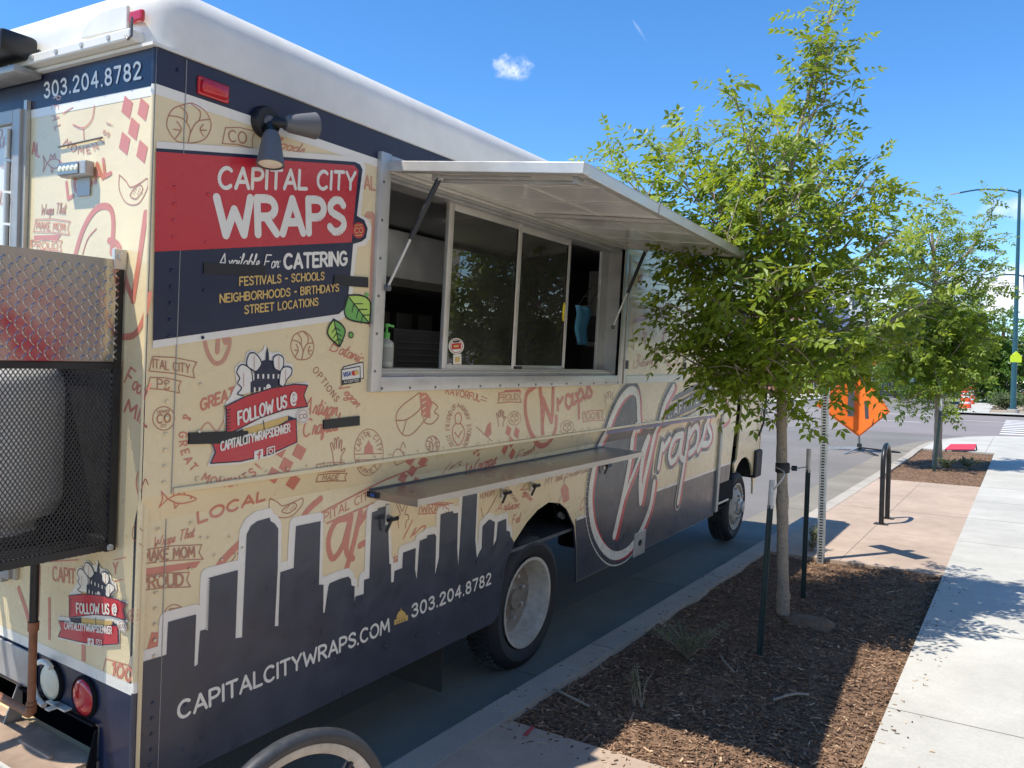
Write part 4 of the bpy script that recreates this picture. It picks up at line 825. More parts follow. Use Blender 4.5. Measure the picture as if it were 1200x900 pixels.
# ---- serving window
sv = empty('serving_window', parent=truck)
m = MB()
X0 = .008
for a, b in (((1.03, 1.69), (1.095, 2.705)), ((3.565, 1.69), (3.64, 2.70)), ((1.095, 2.625), (3.565, 2.70)), ((1.095, 1.69), (3.565, 1.755))): m.box((X0, a[0], a[1]), (.034, b[0], b[1]), 'alu', .003)
for a, b in (((1.09, 1.745), (1.105, 2.63)), ((3.555, 1.745), (3.57, 2.63)), ((1.105, 2.615), (3.555, 2.63)), ((1.105, 1.745), (3.555, 1.765))): m.box((-.13, a[0], a[1]), (.012, b[0], b[1]), 'alud')
for k in range(14): m.lathe([(0, .004), (.005, .003), (.007, 0)], (.034, 1.10 + k * .19, 1.705), (1, 0, 0), 'grey', 8)
for k in range(6): m.lathe([(0, .004), (.005, .003), (.007, 0)], (.034, 1.05, 1.78 + k * .16), (1, 0, 0), 'grey', 8)
m.build('window_frame', sv, smooth=40)
def sash(y0, y1, x, w=.042):
    m = MB()
    for a, b in (((y0, 1.775), (y0 + w, 2.60)), ((y1 - w, 1.775), (y1, 2.60)), ((y0 + w, 2.565), (y1 - w, 2.60)), ((y0 + w, 1.775), (y1 - w, 1.81))): m.box((x - .011, a[0], a[1]), (x + .011, b[0], b[1]), 'alu', .003)
    f = m.build('sash', sv, smooth=40)
    m = MB(); m.box((x - .003, y0 + w, 1.81), (x + .003, y1 - w, 2.565), 'glass'); m.build('pane', f); return f
s1 = sash(1.60, 2.29, -.035); s2 = sash(2.30, 2.94, -.068, .034); s3 = sash(2.16, 2.80, -.095, .03)
m = MB(); m.box((-.125, 1.105, 1.765), (.0, 3.555, 1.777), 'alu'); 
for x in (-.02, -.052, -.083, -.112): m.box((x - .002, 1.105, 1.777), (x + .002, 3.555, 1.788), 'alu')
m.build('sliding_track', sv)
m = MB(); m.box((-.125, 1.105, 2.60), (-.0, 3.555, 2.614), 'alud'); m.build('upper_track', sv)
m = MB(); m.box((-.10, 3.44, 1.777), (-.08, 3.555, 2.60), 'alud', .003); m.build('fixed_jamb', sv)
m = MB(); m.box((-.030, 2.27, 1.790), (-.020, 2.36, 1.806), 'black', .003); m.build('window_latch', sv)
def wsticker(c, shape, mm, name='window_sticker'):
    D = Dec('side'); D.base = -.0305
    return D
D = Dec('side'); D.base = -.0308; D.ppoly(arc(540.5, 406, 9, 9.5, 0, 345, 22), 'white'); D.L(0); D.base = -.0300; D.pstroke(arc(540.5, 406, 7.3, 7.8, 0, 360, 22), 1, 'printline', smooth=False); D.ppoly([(535, 403), (546, 402), (546, 409), (535, 410)], 'red'); D.base = -.029; D.ppoly([(537, 405), (543, 404.5), (543, 407), (537, 407.5)], 'gold'); D.ppoly([(536, 400), (545, 399), (543, 401.5), (537, 402)], 'navy')
D.mb.build('window_sticker', s1, fix=False)
D = Dec('side'); D.base = -.0308; D.ppoly([(537, 416), (546.5, 415), (546.5, 431), (537, 432)], 'white'); D.base = -.030; D.ppoly([(539, 419), (544.5, 418), (544.5, 424), (539, 425)], 'gold'); D.pstroke([(539, 427.5), (545, 427)], 1, 'gold'); D.pstroke([(539, 429.5), (545, 429)], 1, 'gold'); D.mb.build('window_sticker', s1, fix=False)
D = Dec('side'); D.base = -.0308; D.ppoly([(526.5, 428), (535, 426), (535, 431), (526.5, 432.5)], 'white'); D.base = -.030; D.text('PULL', (528, 430.8), (534, 429.6), (528, 428.6), .25, 'blackv'); D.mb.build('window_sticker', s1, fix=False)
m = MB(); m.lathe([(0, .002), (.06, .002), (.06, 0)], (-.0630, 2.895, 2.15), (1, 0, 0), mat('yellow_print', (.75, .6, .03), .5), 18, .25); m.build('window_sticker', s2)

# ---- hatch held open over the window
hz = 2.672
NH, NO, FO, FHh = (.03, 1.075, hz), (.963, 1.075, 2.600), (.852, 3.60, 2.597), (.03, 3.60, hz)
aw = empty('hatch_lid', parent=truck)
def hp(u, v, d=0.):                               # u along the truck, v outwards, d below the top skin
    a = Vector(NH).lerp(Vector(NO), v); b = Vector(FHh).lerp(Vector(FO), v); q = a.lerp(b, u); return q - Vector((.075, 0, 1)).normalized() * d
def slab(m, u0, u1, v0, v1, d0, d1, mm):
    vs = [hp(u, v, d) for d in (d0, d1) for u, v in ((u0, v0), (u1, v0), (u1, v1), (u0, v1))]
    m.mesh(vs, [(0, 1, 2, 3), (7, 6, 5, 4), (0, 4, 5, 1), (1, 5, 6, 2), (2, 6, 7, 3), (3, 7, 4, 0)], mm)
m = MB(); slab(m, .008, .992, .02, .98, .004, .016, 'awnwhite'); m.build('hatch_panel', aw)
m = MB()
slab(m, 0, .020, 0, 1, -.003, .040, 'alu'); slab(m, .980, 1, 0, 1, -.003, .040, 'alu'); slab(m, .020, .98, .955, 1, -.003, .042, 'alu'); slab(m, .020, .98, 0, .045, -.003, .036, 'alu')
m.build('hatch_frame', aw, bevel=.003)
m = MB(); slab(m, .470, .488, .045, .955, .017, .034, 'alu'); slab(m, .02, .98, .5, .505, .0165, .018, 'awnwhite')
for u in (.15, .30, .65, .82): slab(m, u, u + .012, .05, .95, .0165, .0185, 'awnwhite')
m.build('hatch_rib', aw)
m = MB(); m.tube([hp(.045, .22, .055), hp(.045, .93, .052)], .009, 'alud', 10); m.tube([hp(.03, .22, .045), hp(.03, .72, .042)], .006, 'alud', 8)
for v in (.20, .92): slab(m, .028, .05, v, v + .02, .018, .062, 'alud')
m.build('hatch_stay', aw, smooth=50)
def strut(a, b, f, name='gas_strut'):
    a, b = Vector(a), Vector(b); m = MB(); m.tube([a, a.lerp(b, f)], .006, 'alu', 10); m.tube([a.lerp(b, f), b], .012, 'black', 12); m.lathe([(0, -.008), (.014, -.008), (.014, .012), (0, .012)], a, (1, 0, 0), 'grey', 10); m.lathe([(0, -.012), (.014, -.012), (.014, .012), (0, .012)], b, (0, 1, 0), 'alud', 10); m.build(name, aw, smooth=50)
q = side(449, 338); strut((.04, q[0] - .02, q[1]), hp(.03, .24, .05), .45)
q = side(712, 383); strut((.04, q[0], q[1]), hp(.975, .20, .05), .45)
m = MB()
for u in (.33,): slab(m, u, u + .006, .97, 1.003, -.005, .044, 'alud')
m.build('hatch_clip', aw)

# ---- shelf below the window
sh = empty('serving_shelf', parent=truck)
m = MB(); m.poly([[(-.010, 1.10), (.262, 1.10), (.284, 3.50), (-.010, 3.50)]], lambda x, y: (x, y, 1.255), 'steel', (0, 0, -.004))
m.poly([[(.258, 1.10), (.2625, 1.10), (.2845, 3.50), (.280, 3.50)]], lambda x, y: (x, y, 1.2552), 'steel', (0, 0, -.030)); m.box((-.010, 1.097, 1.222), (.262, 1.10, 1.2552), 'steel'); m.box((-.01, 3.5, 1.222), (.284, 3.503, 1.2552), 'steel'); m.build('shelf_top', sh)
m = MB(); m.box((-.012, 1.10, 1.2555), (-.004, 3.5, 1.262), 'grey'); m.build('shelf_hinge', sh)
m = MB(); m.box((-.012, 1.085, 1.228), (.05, 1.097, 1.252), 'black', .003); m.box((.01, 1.082, 1.233), (.035, 1.086, 1.247), 'blue'); m.build('end_cap', sh)
for (px_, py_) in ((455, 604), (590, 574), (624, 566), (709, 543)):
    q = side(px_, py_); m = MB(); m.box((-.010, q[0] - .012, q[1] - .045), (-.002, q[0] + .012, q[1] + .05), 'alu', .002); m.box((-.002, q[0] - .008, q[1] - .02), (.035, q[0] + .008, q[1] + .0), 'alud', .002); m.tube([(.03, q[0] - .035, q[1] - .012), (.03, q[0] + .03, q[1] - .012)], .010, 'black', 10); m.tube([(.03, q[0] - .01, q[1] - .01), (.01, q[0] - .02, q[1] - .07)], .007, 'black', 8); m.build('shelf_catch', sh)

# ---- small closed hatch further forward
m = MB(); m.poly([[(3.72, 1.74), (4.90, 1.74), (4.90, 2.56), (3.72, 2.56)]], lambda y, z: (.022, y, z), 'cream', (-.012, 0, 0)); h2 = empty('side_hatch', parent=truck); hmb = m
m = MB()
for a, b in (((3.68, 1.695), (3.72, 2.60)), ((4.90, 1.695), (4.94, 2.60)), ((3.72, 2.56), (4.90, 2.60)), ((3.72, 1.695), (4.90, 1.755))): m.box((.009, *a), (.030, *b), 'alu', .003)
m.build('hatch_frame', h2)
D = Dec('side'); D.base = .013; d_wrapsmark(D, (783, 402), 20, -4, 'print', False); 
D = Dec('side')
for fn in (lambda: d_check(D, (764, 418), 10, 30), lambda: d_check(D, (745, 420), 6, 12), lambda: d_check(D, (752, 395), 6, 14)): fn()
D.L(1); D.pstroke([(776, 385), (773, 410), (780, 427), (790, 425), (796, 405)], 4, 'print'); D.pstroke([(791, 385), (785, 405), (782, 416)], 4, 'print'); D.pstroke([(792, 386), (796, 400)], 4, 'print')
D.text('Urban', (738, 432), (758, 427), (738, 423), .12, 'print', script=True); D.L(1); D.ppoly([(744, 322), (757, 322), (760, 334), (752, 340), (744, 338)], 'printpale'); D.pstroke([(740, 376), (765, 370), (790, 374)], 5, 'printpale'); D.pstroke([(762, 362), (778, 360)], 5, 'printpale'); D.pstroke([(738, 385), (739, 410)], 1.4, 'printline')
for v in range(len(D.mb.v)): x, y, z = D.mb.v[v]; D.mb.v[v] = (x + .0225, y, z)
hmb.merge(D.mb); hmb.build('hatch_leaf', h2, fix=False)
for a, b in ((3.70, 3.715), (4.905, 4.92)): m = MB(); m.box((.03, a, 1.80), (.045, b, 1.86), 'grey', .003); m.build('hatch_catch', h2)

# ---- flood light and marker lamp
fl = empty('flood_light', parent=truck); q = side(306, 144); c = Vector((.010, q[0], q[1]))
m = MB(); m.lathe([(.056, 0), (.056, .02), (.05, .032), (0, .032)], c, (1, 0, 0), 'blackmetal', 28); m.lathe([(0, .04), (.02, .04), (.024, .03)], c, (1, 0, 0), 'grey', 14); m.build('lamp_base', fl, smooth=50)
def head(base, d, name='lamp_head'):
    d = Vector(d).normalized(); m = MB(); m.tube([c + Vector((.02, 0, 0)), base], .017, 'blackmetal', 12); m.lathe([(0, -.012), (.024, -.008), (.032, .012), (.037, .045), (.046, .10), (.048, .112), (.043, .112)], base, d, 'grey', 28); h = m.build(name, fl, smooth=50)
    m = MB(); m.lathe([(.043, .108), (.03, .112), (0, .114)], base, d, 'whitelens', 24); m.build('lamp_glass', h, smooth=60)
head(c + Vector((.06, .055, .005)), (.25, .9, .14)); head(c + Vector((.06, -.012, -.05)), (.15, -.12, -.95))
q = side(247, 106); m = MB(); m.box((.010, q[0] - .062, q[1] - .03), (.018, q[0] + .062, q[1] + .03), 'redlens', .006); ml = m.build('marker_lamp', truck); m = MB(); m.box((.012, q[0] - .052, q[1] - .022), (.034, q[0] + .052, q[1] + .022), 'redlens', .011); m.build('lens', ml, smooth=50)
# vent plate low on the logo panel
q0, q1 = side(744, 629), side(756, 643); m = MB(); m.box((-.0105, q0[0], q1[1] - .03), (-.002, q1[0], q0[1] + .02), 'alud', .003); fp = m.build('fuel_plate', truck); m = MB(); m.lathe([(.026, 0), (.026, .006), (.018, .002), (0, .002)], (-.002, (q0[0] + q1[0]) / 2, (q0[1] + q1[1]) / 2), (1, 0, 0), 'black', 18); m.build('fuel_cap', fp)

# ---- wheels, chassis
def wheel(y, x, r, deep, sgn=1, dz=0.):
    t = MB(); w = .21
    t.lathe([(r * .66, -.02), (r * .72, .0), (r * .86, .012), (r * .955, -.006), (r * .99, -.03), (r, -.06), (r, -w + .06), (r * .97, -w + .02), (r * .8, -w), (r * .66, -w)], (x, y, r), (sgn, 0, 0), 'rubber', 64)
    for k in range(64):
        a = 2 * math.pi * k / 64; ca, sa = math.cos(a), math.sin(a)
        for j in range(3): t.bar((x - sgn * (.045 + .05 * j), y + ca * (r - .004), r + sa * (r - .004)), (x - sgn * (.075 + .05 * j), y + ca * (r + .005), r + sa * (r + .005)), .024, .01, 'rubber', (ca, sa, .1))
    w0 = empty('wheel', parent=truck); w0.location = (0, 0, dz); t.build('tyre', w0, smooth=35)
    m = MB(); R = r * .66
    if deep: m.lathe([(R + .006, .0), (R + .008, .006), (R - .012, .004), (R - .02, -.02), (R - .03, -.035), (R - .04, -.09), (R - .055, -.12)], (x, y, r), (sgn, 0, 0), 'rim', 56); m.lathe([(R - .055, -.12), (R - .1, -.138), (R * .42, -.14), (R * .30, -.13)], (x, y, r), (sgn, 0, 0), 'rimshade', 56)
    else: m.lathe([(R + .006, 0), (R + .008, .006), (R - .012, .004), (R - .02, -.02), (R - .05, -.03), (R - .07, .0), (R * .62, .022), (R * .40, .03), (R * .34, .03)], (x, y, r), (sgn, 0, 0), 'rim', 56)
    rm = m
    m = MB(); d0 = -.135 if deep else .03
    m.lathe([(R * .36, d0 - .01), (R * .36, d0 + .02), (R * .24, d0 + .035), (R * .22, d0 + .055), (R * .1, d0 + .06), (0, d0 + .06)], (x, y, r), (sgn, 0, 0), 'alud' if not deep else 'rimshade', 24)
    for k in range(8):
        a = 2 * math.pi * k / 8 + .3; m.lathe([(.014, d0 - .01), (.014, d0 + .025), (.008, d0 + .03), (0, d0 + .03)], (x, y + math.cos(a) * R * .52, r + math.sin(a) * R * .52), (sgn, 0, 0), 'alu', 6)
    m.build('hub', w0, smooth=35)
    for k in range(4 if deep else 6):
        n = 4 if deep else 6; a = 2 * math.pi * k / n - .55; rm.lathe([(0, d0 - (.002 if deep else .034)), (R * .13, d0 - (.002 if deep else .034))], (x, y + math.cos(a) * R * .72, r + math.sin(a) * R * .72), (sgn, 0, 0), 'black', 14)
    rm.build('rim', w0, smooth=40)
    return w0
RW = .405
wheel(2.62, -.045, RW, True, 1, -.034); wheel(2.62, XL + .05, RW, True, -1, -.135); wheel(7.08, -.06, .375, False, 1, -.06); wheel(7.08, XL + .06, .375, False, -1, -.18)
m = MB(); m.tube([(-.2, 2.62, RW), (XL + .2, 2.62, RW)], .06, 'dark', 12); m.lathe([(0, -.16), (.12, -.14), (.16, 0), (.12, .14), (0, .16)], (-1.17, 2.62, RW), (1, 0, 0), 'dark', 16); m.tube([(-.2, 7.08, .38), (XL + .2, 7.08, .38)], .045, 'dark', 12)
for x in (-.75, -1.6): m.box((x - .04, .3, .46), (x + .04, 7.3, .64), 'dark')
m.box((-.6, 4.0, .36), (-.30, 5.6, .62), 'dark', .03); m.build('chassis', truck)
m = MB(); m.box((XL + .03, .03, .66), (-.035, 1.95, .70), 'dark'); m.box((XL + .03, 3.3, .66), (-.035, 6.3, .70), 'dark'); m.box((XL + .5, 1.95, .66), (-.5, 3.3, .70), 'dark')
m.box((-.5, 1.95, .66), (-.48, 3.3, 1.05), 'dark'); m.box((-.48, 1.95, 1.03), (-.03, 3.3, 1.05), 'dark'); m.box((-.48, 1.93, .66), (-.03, 1.95, 1.05), 'dark'); m.box((-.48, 3.3, .66), (-.03, 3.32, 1.05), 'dark'); m.build('floor_pan', truck)
m = MB(); m.box((-.52, 1.78, .10), (-.06, 1.79, .46), 'rubber'); m.build('mud_flap', truck)
m = MB(); m.tube([(-.12, 3.12, .82), (-.12, 3.16, .80)], .02, 'alud', 10); m.tube([(-.14, 3.05, .9), (-.14, 3.22, .62)], .008, 'dark', 8); m.build('arch_bracket', truck)

# ---- cab
cab = empty('cab', parent=truck)
m = MB(); m.box((-.035, 6.132, .40), (.012, 6.20, 2.75), 'alud', .006); m.build('door_post', cab)
dr = MB(); dr.poly([[(6.22, .47), (6.60, .47), (6.64, .80), (6.74, 1.35), (6.74, 2.60), (6.22, 2.60)], [(6.30, 1.55), (6.30, 2.45), (6.70, 2.45), (6.70, 1.55)]], lambda y, z: (-.022, y, z), 'cream', (-.025, 0, 0)); dmb = dr; dr = empty('cab_door', parent=cab)
m = MB(); m.poly([[(6.30, 1.55), (6.70, 1.55), (6.70, 2.45), (6.30, 2.45)]], lambda y, z: (-.034, y, z), 'glass', (-.004, 0, 0)); m.build('door_glass', dr)
D = Dec('side'); D.base = -.0215; a = side(843, 549)[1]; D.poly([(6.222, .475), (6.598, .475), (6.63, a), (6.222, a)], 'slate'); D.base = -.0208; D.poly([(6.222, a), (6.63, a), (6.632, a + .022), (6.222, a + .022)], 'white'); D.pstroke([(848, 430), (850, 455), (858, 490), (850, 500)], 5, 'red')
dmb.merge(D.mb); dmb.build('door_leaf', dr, fix=False)
m = MB(); m.box((-.12, 6.2, .38), (-.03, 6.66, .41), 'dark', .004); m.box((-.30, 6.2, .44), (-.02, 6.8, .66), 'dark'); m.box((-.014, 6.22, .455), (-.004, 6.60, .475), 'alu', .003); m.build('cab_step', cab)
ap = [(6.90, .46), (6.92, .62), (6.98, .76), (7.06, .83), (7.16, .84), (7.30, .80), (7.42, .70), (7.50, .56)]
arcf = [(7.08 + .45 * math.cos(math.radians(a)), .40 + .46 * math.sin(math.radians(a))) for a in range(170, -1, -17)]
m = MB(); m.poly([[(6.70, .82)] + [q for q in arcf if q[0] > 6.72] + [(7.66, .70), (YF, .95), (YF, 1.45), (7.36, 2.62), (6.86, 2.62), (6.86, 1.35), (6.80, .86)], [(6.98, 1.55), (6.98, 2.42), (7.28, 2.42), (7.55, 1.55)]], lambda y, z: (-.004, y, z), 'cream', (-.02, 0, 0)); m.build('cab_side', cab)
m = MB(); m.poly([[(6.86, .95), (YF, .95), (YF, 1.45), (7.36, 2.62), (6.3, 2.62), (6.3, .95)], [(6.98, 1.55), (6.98, 2.42), (7.28, 2.42), (7.55, 1.55)]], lambda y, z: (XL + .02, y, z), 'cream', (-.02, 0, 0)); m.build('cab_side', cab)
m = MB(); m.poly([[(6.98, 1.55), (7.55, 1.55), (7.28, 2.42), (6.98, 2.42)]], lambda y, z: (-.014, y, z), 'glass', (-.004, 0, 0)); m.build('quarter_glass', cab)
m = MB(); m.box((XL, YF - .03, .82), (0, YF, 1.46), 'cream', .03); m.box((XL + .4, YF, .75), (-.4, YF + .02, 1.25), 'black', .01)
for s in (-.25, XL + .25): m.lathe([(.11, 0), (.11, .03), (.09, .03), (0, .05)], (s, YF, 1.05), (0, 1, 0), 'whitelens', 24)
m.build('front_grille', cab)
m = MB(); m.poly([[(XL + .06, 0), (-.06, 0), (-.06, 1.24), (XL + .06, 1.24)]], lambda x, t: (x, YF - .02 - t * .275, 1.46 + t * .96), 'glass', (0, .006, 0)); m.build('windscreen', cab)
m = MB()
for x in (-.03, XL + .03): m.bar((x, YF - .02, 1.45), (x, YF - .36, 2.66), .06, .05, 'cream')
m.box((XL, YF - .46, 2.60), (0, YF - .34, 2.79), 'cream', .02); m.build('windscreen_frame', cab)
bp = plane(888, 543, 0, .02); m = MB(); m.box((XL - .02, bp.y - .10, bp.z - .16), (.03, bp.y + .16, bp.z + .15), 'rubber', .02); m.build('bumper', cab)
m = MB(); m.tube([(.0, 7.60, 1.05), (.03, 7.66, 1.2), (.05, 7.68, 2.0), (.02, 7.5, 2.25)], .012, 'blackmetal', 8); m.box((.03, 7.60, 1.30), (.05, 7.72, 1.36), 'blackmetal'); mi = m.build('mirror_arm', cab, smooth=50); m = MB(); m.box((-.02, 7.62, 1.62), (.13, 7.68, 1.98), 'black', .015); m.build('mirror', mi)
m = MB(); m.box((XL + .3, 6.4, .70), (-.3, 7.4, .74), 'dark'); m.box((-.85, 6.5, .74), (-.35, 6.95, 1.2), 'grey', .04); m.box((-.85, 6.45, 1.2), (-.35, 6.58, 1.85), 'grey', .04); m.box((XL + .1, 7.3, 1.1), (-.1, 7.65, 1.45), 'grey', .05); m.build('cab_interior', cab)
# ---- kitchen inside
kt = empty('kitchen', parent=truck)
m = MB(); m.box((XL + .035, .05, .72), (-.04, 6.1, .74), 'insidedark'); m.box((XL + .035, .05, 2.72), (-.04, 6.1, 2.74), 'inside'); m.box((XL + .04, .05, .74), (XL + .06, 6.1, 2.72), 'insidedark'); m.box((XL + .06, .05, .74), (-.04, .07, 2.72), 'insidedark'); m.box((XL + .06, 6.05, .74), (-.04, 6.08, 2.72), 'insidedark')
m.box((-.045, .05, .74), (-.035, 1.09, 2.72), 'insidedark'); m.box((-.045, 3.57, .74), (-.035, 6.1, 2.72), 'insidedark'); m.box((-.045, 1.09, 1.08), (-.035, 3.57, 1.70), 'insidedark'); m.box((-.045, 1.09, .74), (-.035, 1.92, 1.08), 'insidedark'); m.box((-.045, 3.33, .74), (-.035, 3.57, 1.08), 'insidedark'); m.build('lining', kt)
m = MB(); m.box((-2.28, .5, 2.30), (-1.45, 4.3, 2.70), 'inside', .01); m.box((-1.452, .5, 2.30), (-1.44, 4.3, 2.36), 'steel'); m.build('hood', kt)
m = MB(); m.box((-2.28, 1.2, .74), (-1.55, 4.6, 1.62), 'insidedark', .01); m.box((-2.28, 1.2, 1.62), (-1.53, 4.6, 1.65), 'steel', .004); m.build('cooking_range', kt)
m = MB(); m.box((-2.27, 2.6, 1.95), (-1.85, 4.2, 2.0), 'steel', .004)
for k in range(5): m.box((-2.27, 2.7 + .28 * k, 2.0), (-1.95, 2.9 + .28 * k, 2.14), 'inside', .01)
m.build('shelf', kt)
m = MB(); m.box((-2.0, 3.1, 1.65), (-1.6, 4.1, 2.0), 'insidedark', .01)
for k in range(5): m.box((-1.6, 3.15 + .0 * k, 1.70 + .05 * k), (-1.595, 4.05, 1.705 + .05 * k), 'inside')
m.build('broiler', kt)
m = MB(); m.box((-.60, .8, 1.60), (-.15, 6.0, 1.63), 'steel', .003); m.box((-.58, .8, .74), (-.56, 6.0, 1.60), 'inside'); m.build('counter', kt)
m = MB(); m.box((-.9, 4.9, 1.63), (-.2, 5.0, 2.62), 'inside')
for k in range(8): m.tube([(-.85 + .09 * k, 4.6, 2.28), (-.85 + .09 * k, 4.88, 2.5)], .004, 'alu', 6)
for k in range(3): m.tube([(-.87, 4.62 + .12 * k, 2.295 + .09 * k), (-.2, 4.62 + .12 * k, 2.295 + .09 * k)], .004, 'alu', 6)
m.build('wire_rack', kt)
m = MB(); m.box((-.75, 4.5, 1.63), (-.35, 4.85, 1.95), 'black', .01); m.box((-.7, 4.45, 1.99), (-.35, 4.8, 2.2), 'black', .01)
for k in range(5): m.tube(cr([(-.32, 4.5 + .03 * k, 2.0 - .02 * k), (-.28, 4.3, 1.9 - .06 * k), (-.2, 4.1 + .02 * k, 1.86 - .03 * k), (-.16, 4.0, 1.82 + .05 * k)], 6), .006, 'black', 6)
m.build('till_and_cables', kt)
lp = plane(548, 262, 2, 2.715); m = MB(); m.box((lp.x - .04, lp.y - .1, 2.70), (lp.x + .04, lp.y + .45, 2.718), mat('lamp_glow', (.9, .9, .88), .5, emit=((1, .98, .92), 9))); m.build('ceiling_lamp', kt)
m = MB(); q = plane(526, 268, 0, -1.42); m.box((-1.438, q.y - .12, q.z - .03), (-1.434, q.y + .12, q.z + .03), mat('blue_label', (.03, .08, .25), .4)); m.build('hood_label', kt)

# ================================================================== GROUND
def gmat(name, base, scales, rough=.9, bump=(), stain=None):
    m = mat(name, base, rough, 0, 0, scales, bump, .3); return m
M['asphalt'] = gmat('asphalt', (.16, .15, .14), ((.35, .12, 4), (90, .28, 3)), .88, ((160, .35, .004),))
M['asphalt2'] = gmat('old_asphalt', (.20, .18, .175), ((.2, .12, 4), (60, .2, 3)), .88, ((120, .3, .004),))
M['concrete'] = gmat('pale_concrete', (.405, .395, .355), ((.7, .13, 7), (3, .08, 7), (70, .08, 4)), .85, ((140, .25, .002),))
M['kerb'] = gmat('kerb_concrete', (.34, .31, .265), ((1.5, .16, 6), (80, .1, 4)), .88, ((90, .3, .003),))
M['gutter'] = gmat('gutter_concrete', (.205, .185, .15), ((1.2, .16, 6), (80, .1, 4)), .88, ((90, .3, .003),))
M['tan'] = gmat('tinted_concrete', (.37, .285, .22), ((1.1, .16, 7), (7, .08, 4), (60, .08, 4)), .85, ((45, .35, .004), (140, .2, .002)))
M['joint'] = gmat('joint', (.16, .14, .12), (20, .2, 3), .95)
M['mulch'] = gmat('mulch_soil', (.175, .107, .066), ((3, .25, 5), (60, .45, 4)), .95, ((70, .8, .02), (25, .5, .02)))
M['roadpaint'] = gmat('road_paint', (.68, .68, .66), ((30, .15, 4),), .7)
M['soil'] = gmat('verge_soil', (.30, .24, .17), ((.5, .2, 5), (8, .2, 4)), .95)
def sheet(name, loops, z, mm, th=0.):
    m = MB(); m.poly(loops, lambda x, y: (x, y, z), mm, (0, 0, -th) if th else None); return tag(m.build(name), kind='structure')
XK, XS = .244, 1.893
sheet('road', [[(-900, -60), (900, -60), (900, 1500), (-900, 1500)]], 0, 'asphalt')
sheet('cross_street', [[(-400, 29), (400, 29), (400, 50), (-400, 50)]], .004, 'asphalt2')
# kerb line from survey: straight, then the corner return
corner = [(XK, 18.0), (.20, 20.5), (.28, 23.0), (.62, 25.4), (1.35, 27.4), (2.5, 28.4), (5, 28.9), (9, 29.0), (60, 29.0)]
cc = cr([(a, b) for a, b in corner], 5)
def off(path, d):
    o = []
    for i, p in enumerate(path):
        a = Vector(path[max(0, i - 1)]); b = Vector(path[min(len(path) - 1, i + 1)]); t = (b - a).normalized(); o.append((p[0] + t.y * d, p[1] - t.x * d))
    return o
path = [(XK, -40)] + cc
inner = off(path, .155); gut = off(path, -.72)
sheet('gutter', [path + gut[::-1]], .006, 'gutter')
m = MB(); m.poly([path + inner[::-1]], lambda x, y: (x, y, .150), 'kerb', (0, 0, -.2)); ko = tag(m.build('kerb', bevel=.012), kind='structure')
m = MB()
for k in range(12): m.box((-.47, -2.35 + 2.44 * k, .0062), (XK, -2.343 + 2.44 * k, .0075), 'joint')
for k in range(10): m.box((XK + .002, .75 + 2.1 * k, .1502), (XK + .15, .756 + 2.1 * k, .1512), 'joint')
tag(m.build('paving_joints'), kind='structure')
B1 = (XK + .156, 1.665, XS - .004, 6.24); B2 = (.315, 13.2, XS - .02, 20.6)
IX = XK + .155
cin = [q for q in inner if q[1] > 20.62]
def rect(x0, y0, x1, y1): return [(x0, y0), (x1, y0), (x1, y1), (x0, y1)]
sheet('tinted_pad', [rect(IX, -12, XS, 1.665)], .146, 'tan', .1)
sheet('tinted_pad', [rect(IX, 6.24, XS, 13.2)], .146, 'tan', .1)
sheet('pavement', [rect(XS, -40, 6.2, 20.62)], .150, 'concrete', .1)
sheet('corner_pavement', [[(6.2, 20.62), (IX - .03, 20.62)] + cin + [(60, 20.62)]], .150, 'concrete', .1)
sheet('verge', [rect(6.2, -40, 40, 20.6)], .14, 'soil', .05)
m = MB()
for y in (2.9, 4.6, 6.3, 8.0, 9.7, 11.4, 13.2, 15.4, 17.8): m.box((XS, y - .003, .1502), (6.2, y + .003, .1512), 'joint')
m.box((3.6, -20, .1502), (3.606, 20.6, .1512), 'joint'); m.box((1.05, 6.25, .1462), (1.056, 13.19, .1474), 'joint'); m.box((1.18, -3, .1462), (1.185, 1.66, .1474), 'joint'); m.box((IX, -.4, .1462), (XS, -.395, .1474), 'joint'); m.box((IX, 9.7, .1462), (XS, 9.705, .1474), 'joint')
m.box((1.7, 20.62, .1502), (1.71, 27.3, .1512), 'joint')
tag(m.build('paving_joints'), kind='structure')
def bed(name, b, seed):
    x0, y0, x1, y1 = b; nx, ny = 36, int((y1 - y0) * 18); rs = random.Random(seed)
    from mathutils import noise
    vs = []; fs = []
    for j in range(ny + 1):
        for i in range(nx + 1):
            x = x0 + (x1 - x0) * i / nx; y = y0 + (y1 - y0) * j / ny; e = min(i, nx - i) / nx * 2; e2 = min(1., min(j, ny - j) / 6)
            z = .112 + .022 * min(1, e * 2) * e2 + .022 * noise.noise((x * 2.2 + seed, y * 2.2, 0)) + .012 * noise.noise((x * 8, y * 8, seed)) + .006 * noise.noise((x * 25, y * 25, seed))
            vs.append((x, y, z))
    for j in range(ny):
        for i in range(nx): a = j * (nx + 1) + i; fs.append((a, a + 1, a + nx + 2, a + nx + 1))
    m = MB(); m.mesh(vs, fs, 'mulch'); o = tag(m.build(name, smooth=180), kind='structure')
    def hgt(x, y):
        i = max(0, min(nx - 1, int((x - x0) / (x1 - x0) * nx))); j = max(0, min(ny - 1, int((y - y0) / (y1 - y0) * ny))); return vs[j * (nx + 1) + i][2]
    return hgt
h1 = bed('mulch_bed', B1, 3); h2_ = bed('mulch_bed', B2, 8)
chipm = [gmat('wood_chip', c, (30, .3, 3), .9) for c in ((.16, .094, .056), (.255, .156, .094), (.375, .25, .155), (.51, .38, .245), (.083, .05, .033))]
